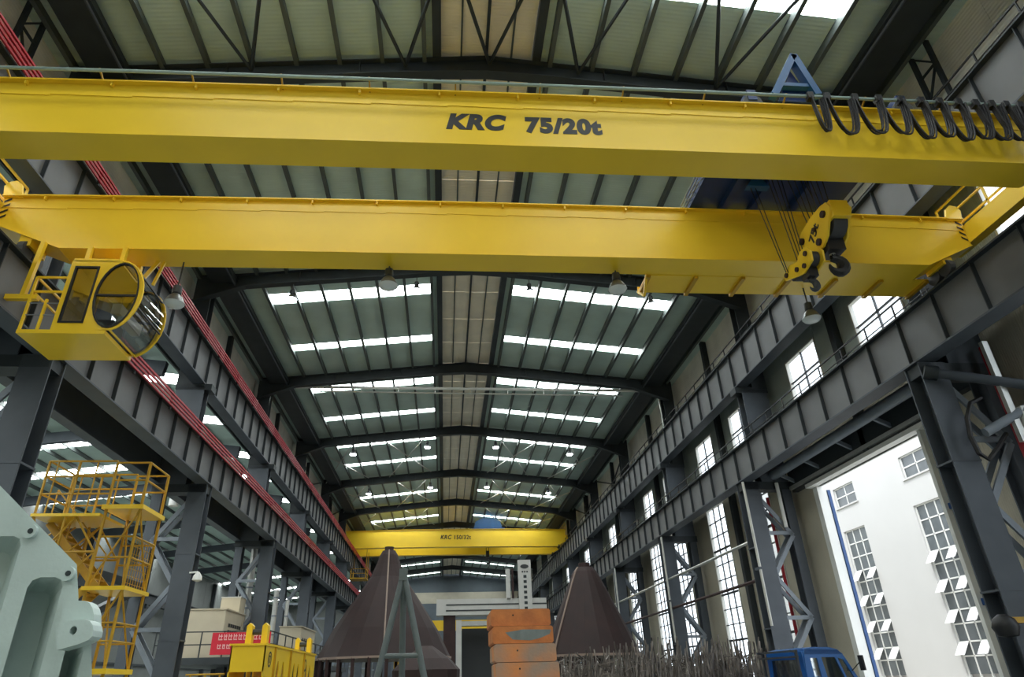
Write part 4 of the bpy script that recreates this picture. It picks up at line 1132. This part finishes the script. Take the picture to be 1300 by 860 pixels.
MB().box(5.7, 5.85, 58.8, 59.2, 7.85, 10.2).build('hydraulic_cylinder', 'rust_dark', pm)
MB().box(1.5, 7.8, 62, 62.2, 0, 5.75).build('dark_backdrop_guard', 'machine_dark', pm)
MB().tube((4.0, 59, 5.8), (4.0, 59, 5.3), .06, 8).build('hanging_hook', 'yellow_dull', pm)
t = thing('cross_girder', 'yellow low crane girder glimpsed behind the portal machine', 'girder', (0, 92, 8))
MB().box(-6, 8, 92, 92.8, 7.6, 8.8).build('girder', 'yellow', t)
for x in (-6, 8): MB().box(x-.3, x+.3, 92, 92.8, 0, 7.6).build('leg', 'yellow_dull', t)
t = thing('steel_cone', 'low dark red-brown plate cone right of the tripod foot', 'cone', (.5, 36, 0), 'rust brown cones')
MB().lathe([(1.6, 0), (1.7, 2.2), (1.2, 2.7), (.3, 3.3)], -.9, 37, 14).build('shell', 'rust', t)

# scrap bars: uncountable bristling heap
mb = MB(); rnd = random.Random(3)
for i in range(900):
    x = rnd.uniform(3.1, 9.2); y = rnd.uniform(19.0, 22.5)
    h = rnd.uniform(1.5, 2.25) if rnd.random() < .75 else rnd.uniform(2.1, 2.65)
    h *= (.86+.14*min(1, (x-3.1)/2.5))
    lx = rnd.gauss(.12, .22); ly = rnd.gauss(0, .2)
    mb.bar((x, y, 0), (x+lx, y+ly, h), .028, .028)
    if rnd.random() < .45:
        z = rnd.uniform(1.5, 2.1); mb.bar((x, y, z), (x+rnd.uniform(-.4, .4), y+rnd.uniform(-.3, .3), z+rnd.uniform(-.2, .2)), .02, .02)
o = tag(mb.build('scrap_bars', 'scrap', recalc=False), 'bristling heap of thin steel bars left of the blue truck', 'scrap'); o['kind'] = 'stuff'

# ------------------------------------------------------------------ truck
tk = thing('truck', 'small blue truck cab by the open gate, lower right', 'truck', (8.45, 16.5, 0))
C0 = (8.45, 16.5); ANG = math.radians(6); TS = 1.06
def B(mb, name, m, parent=tk, smooth=False):
    mb.v = [(C0[0]+(x-C0[0])*TS*(.7 if x > C0[0] else 1), C0[1]+(y-C0[1])*TS, z*TS) for x, y, z in mb.v]
    return mb.rot(C0, ANG).build(name, m, parent, smooth=smooth)
x0, y0 = 8.45, 16.5; WD = 1.5
prof = [(x0-.06, .45), (x0+1.75, .45), (x0+1.8, .95), (x0+1.72, 1.36), (x0+1.32, 1.9), (x0+1.15, 1.98), (x0+.1, 2.0), (x0-.02, 1.92), (x0-.06, 1.35)]
win = [[(x0+.18, 1.45), (x0+.42, 1.45), (x0+.40, 1.82), (x0+.16, 1.82)], [(x0+.62, 1.42), (x0+1.22, 1.42), (x0+1.03, 1.83), (x0+.55, 1.83)], [(x0+1.29, 1.42), (x0+1.55, 1.42), (x0+1.3, 1.78), (x0+1.12, 1.82)]]
for y in (y0, y0+WD-.04): B(MB().plate(prof, win, XZ, y, y+.04), 'side_panel', 'truckblue')
for y in (y0+.01, y0+WD-.03):
    for w in win: B(MB().plate(w, [], XZ, y+.008, y+.014), 'side_window', 'truckglass')
B(MB().plate([(y0+.02, .45), (y0+WD-.02, .45), (y0+WD-.02, 1.95), (y0+.02, 1.95)], [[(y0+.15, 1.42), (y0+WD-.15, 1.42), (y0+WD-.2, 1.8), (y0+.2, 1.8)]], YZ, x0-.06, x0-.02), 'rear_panel', 'truckblue')
B(MB().box(x0-.05, x0-.045, y0+.15, y0+WD-.15, 1.42, 1.8), 'rear_window', 'truckglass')
B(MB().plate([(x0-.02, 1.9), (x0+1.32, 1.88), (x0+1.18, 1.98), (x0+.9, 2.03), (x0+.3, 2.04), (x0, 2.0)], [], lambda u, v, dd: (u, dd, v), y0, y0+WD), 'roof', 'truckblue')
B(MB().bar((x0+1.72, y0+WD/2, 1.36), (x0+1.32, y0+WD/2, 1.9), WD-.15, .02), 'windshield', 'truckglass')
B(MB().box(x0+1.7, x0+1.8, y0, y0+WD, .45, 1.36), 'front_panel', 'truckblue')
B(MB().box(x0+.5, x0+1.65, y0-.012, y0, 1.3, 1.33), 'side_stripe', 'white')
B(MB().box(x0+.3, x0+.6, y0+.1, y0+WD-.1, .9, 1.38), 'seat', 'machine_dark')
B(MB().box(x0-2.4, x0-.15, y0, y0+WD, .75, .85).box(x0-2.4, x0-.15, y0, y0+.04, .85, 1.15).box(x0-2.4, x0-.15, y0+WD-.04, y0+WD, .85, 1.15), 'cargo_bed', 'truckblue')
rk = MB()
for y in (y0+.05, y0+WD-.05): rk.bar((x0-.18, y, .85), (x0-.18, y, 1.95), .05, .05).bar((x0-.18, y, 1.95), (x0-.32, y, 1.97), .04, .04)
for z in (1.97, 1.85): rk.bar((x0-.18, y0, z), (x0-.18, y0+WD+.1, z), .04, .04)
B(rk, 'head_rack', 'machine_dark')
B(MB().bar((x0+1.5, y0-.02, 1.55), (x0+1.72, y0-.2, 1.75), .02, .02).box(x0+1.68, x0+1.74, y0-.28, y0-.14, 1.55, 1.85), 'side_mirror', 'black')
for x in (x0+1.25, x0-1.5):
    for y in (y0+.02, y0+WD-.2): B(MB().tube((x, y, .3), (x, y+.18, .3), .3, 18), 'wheel', 'rubber', smooth=True)
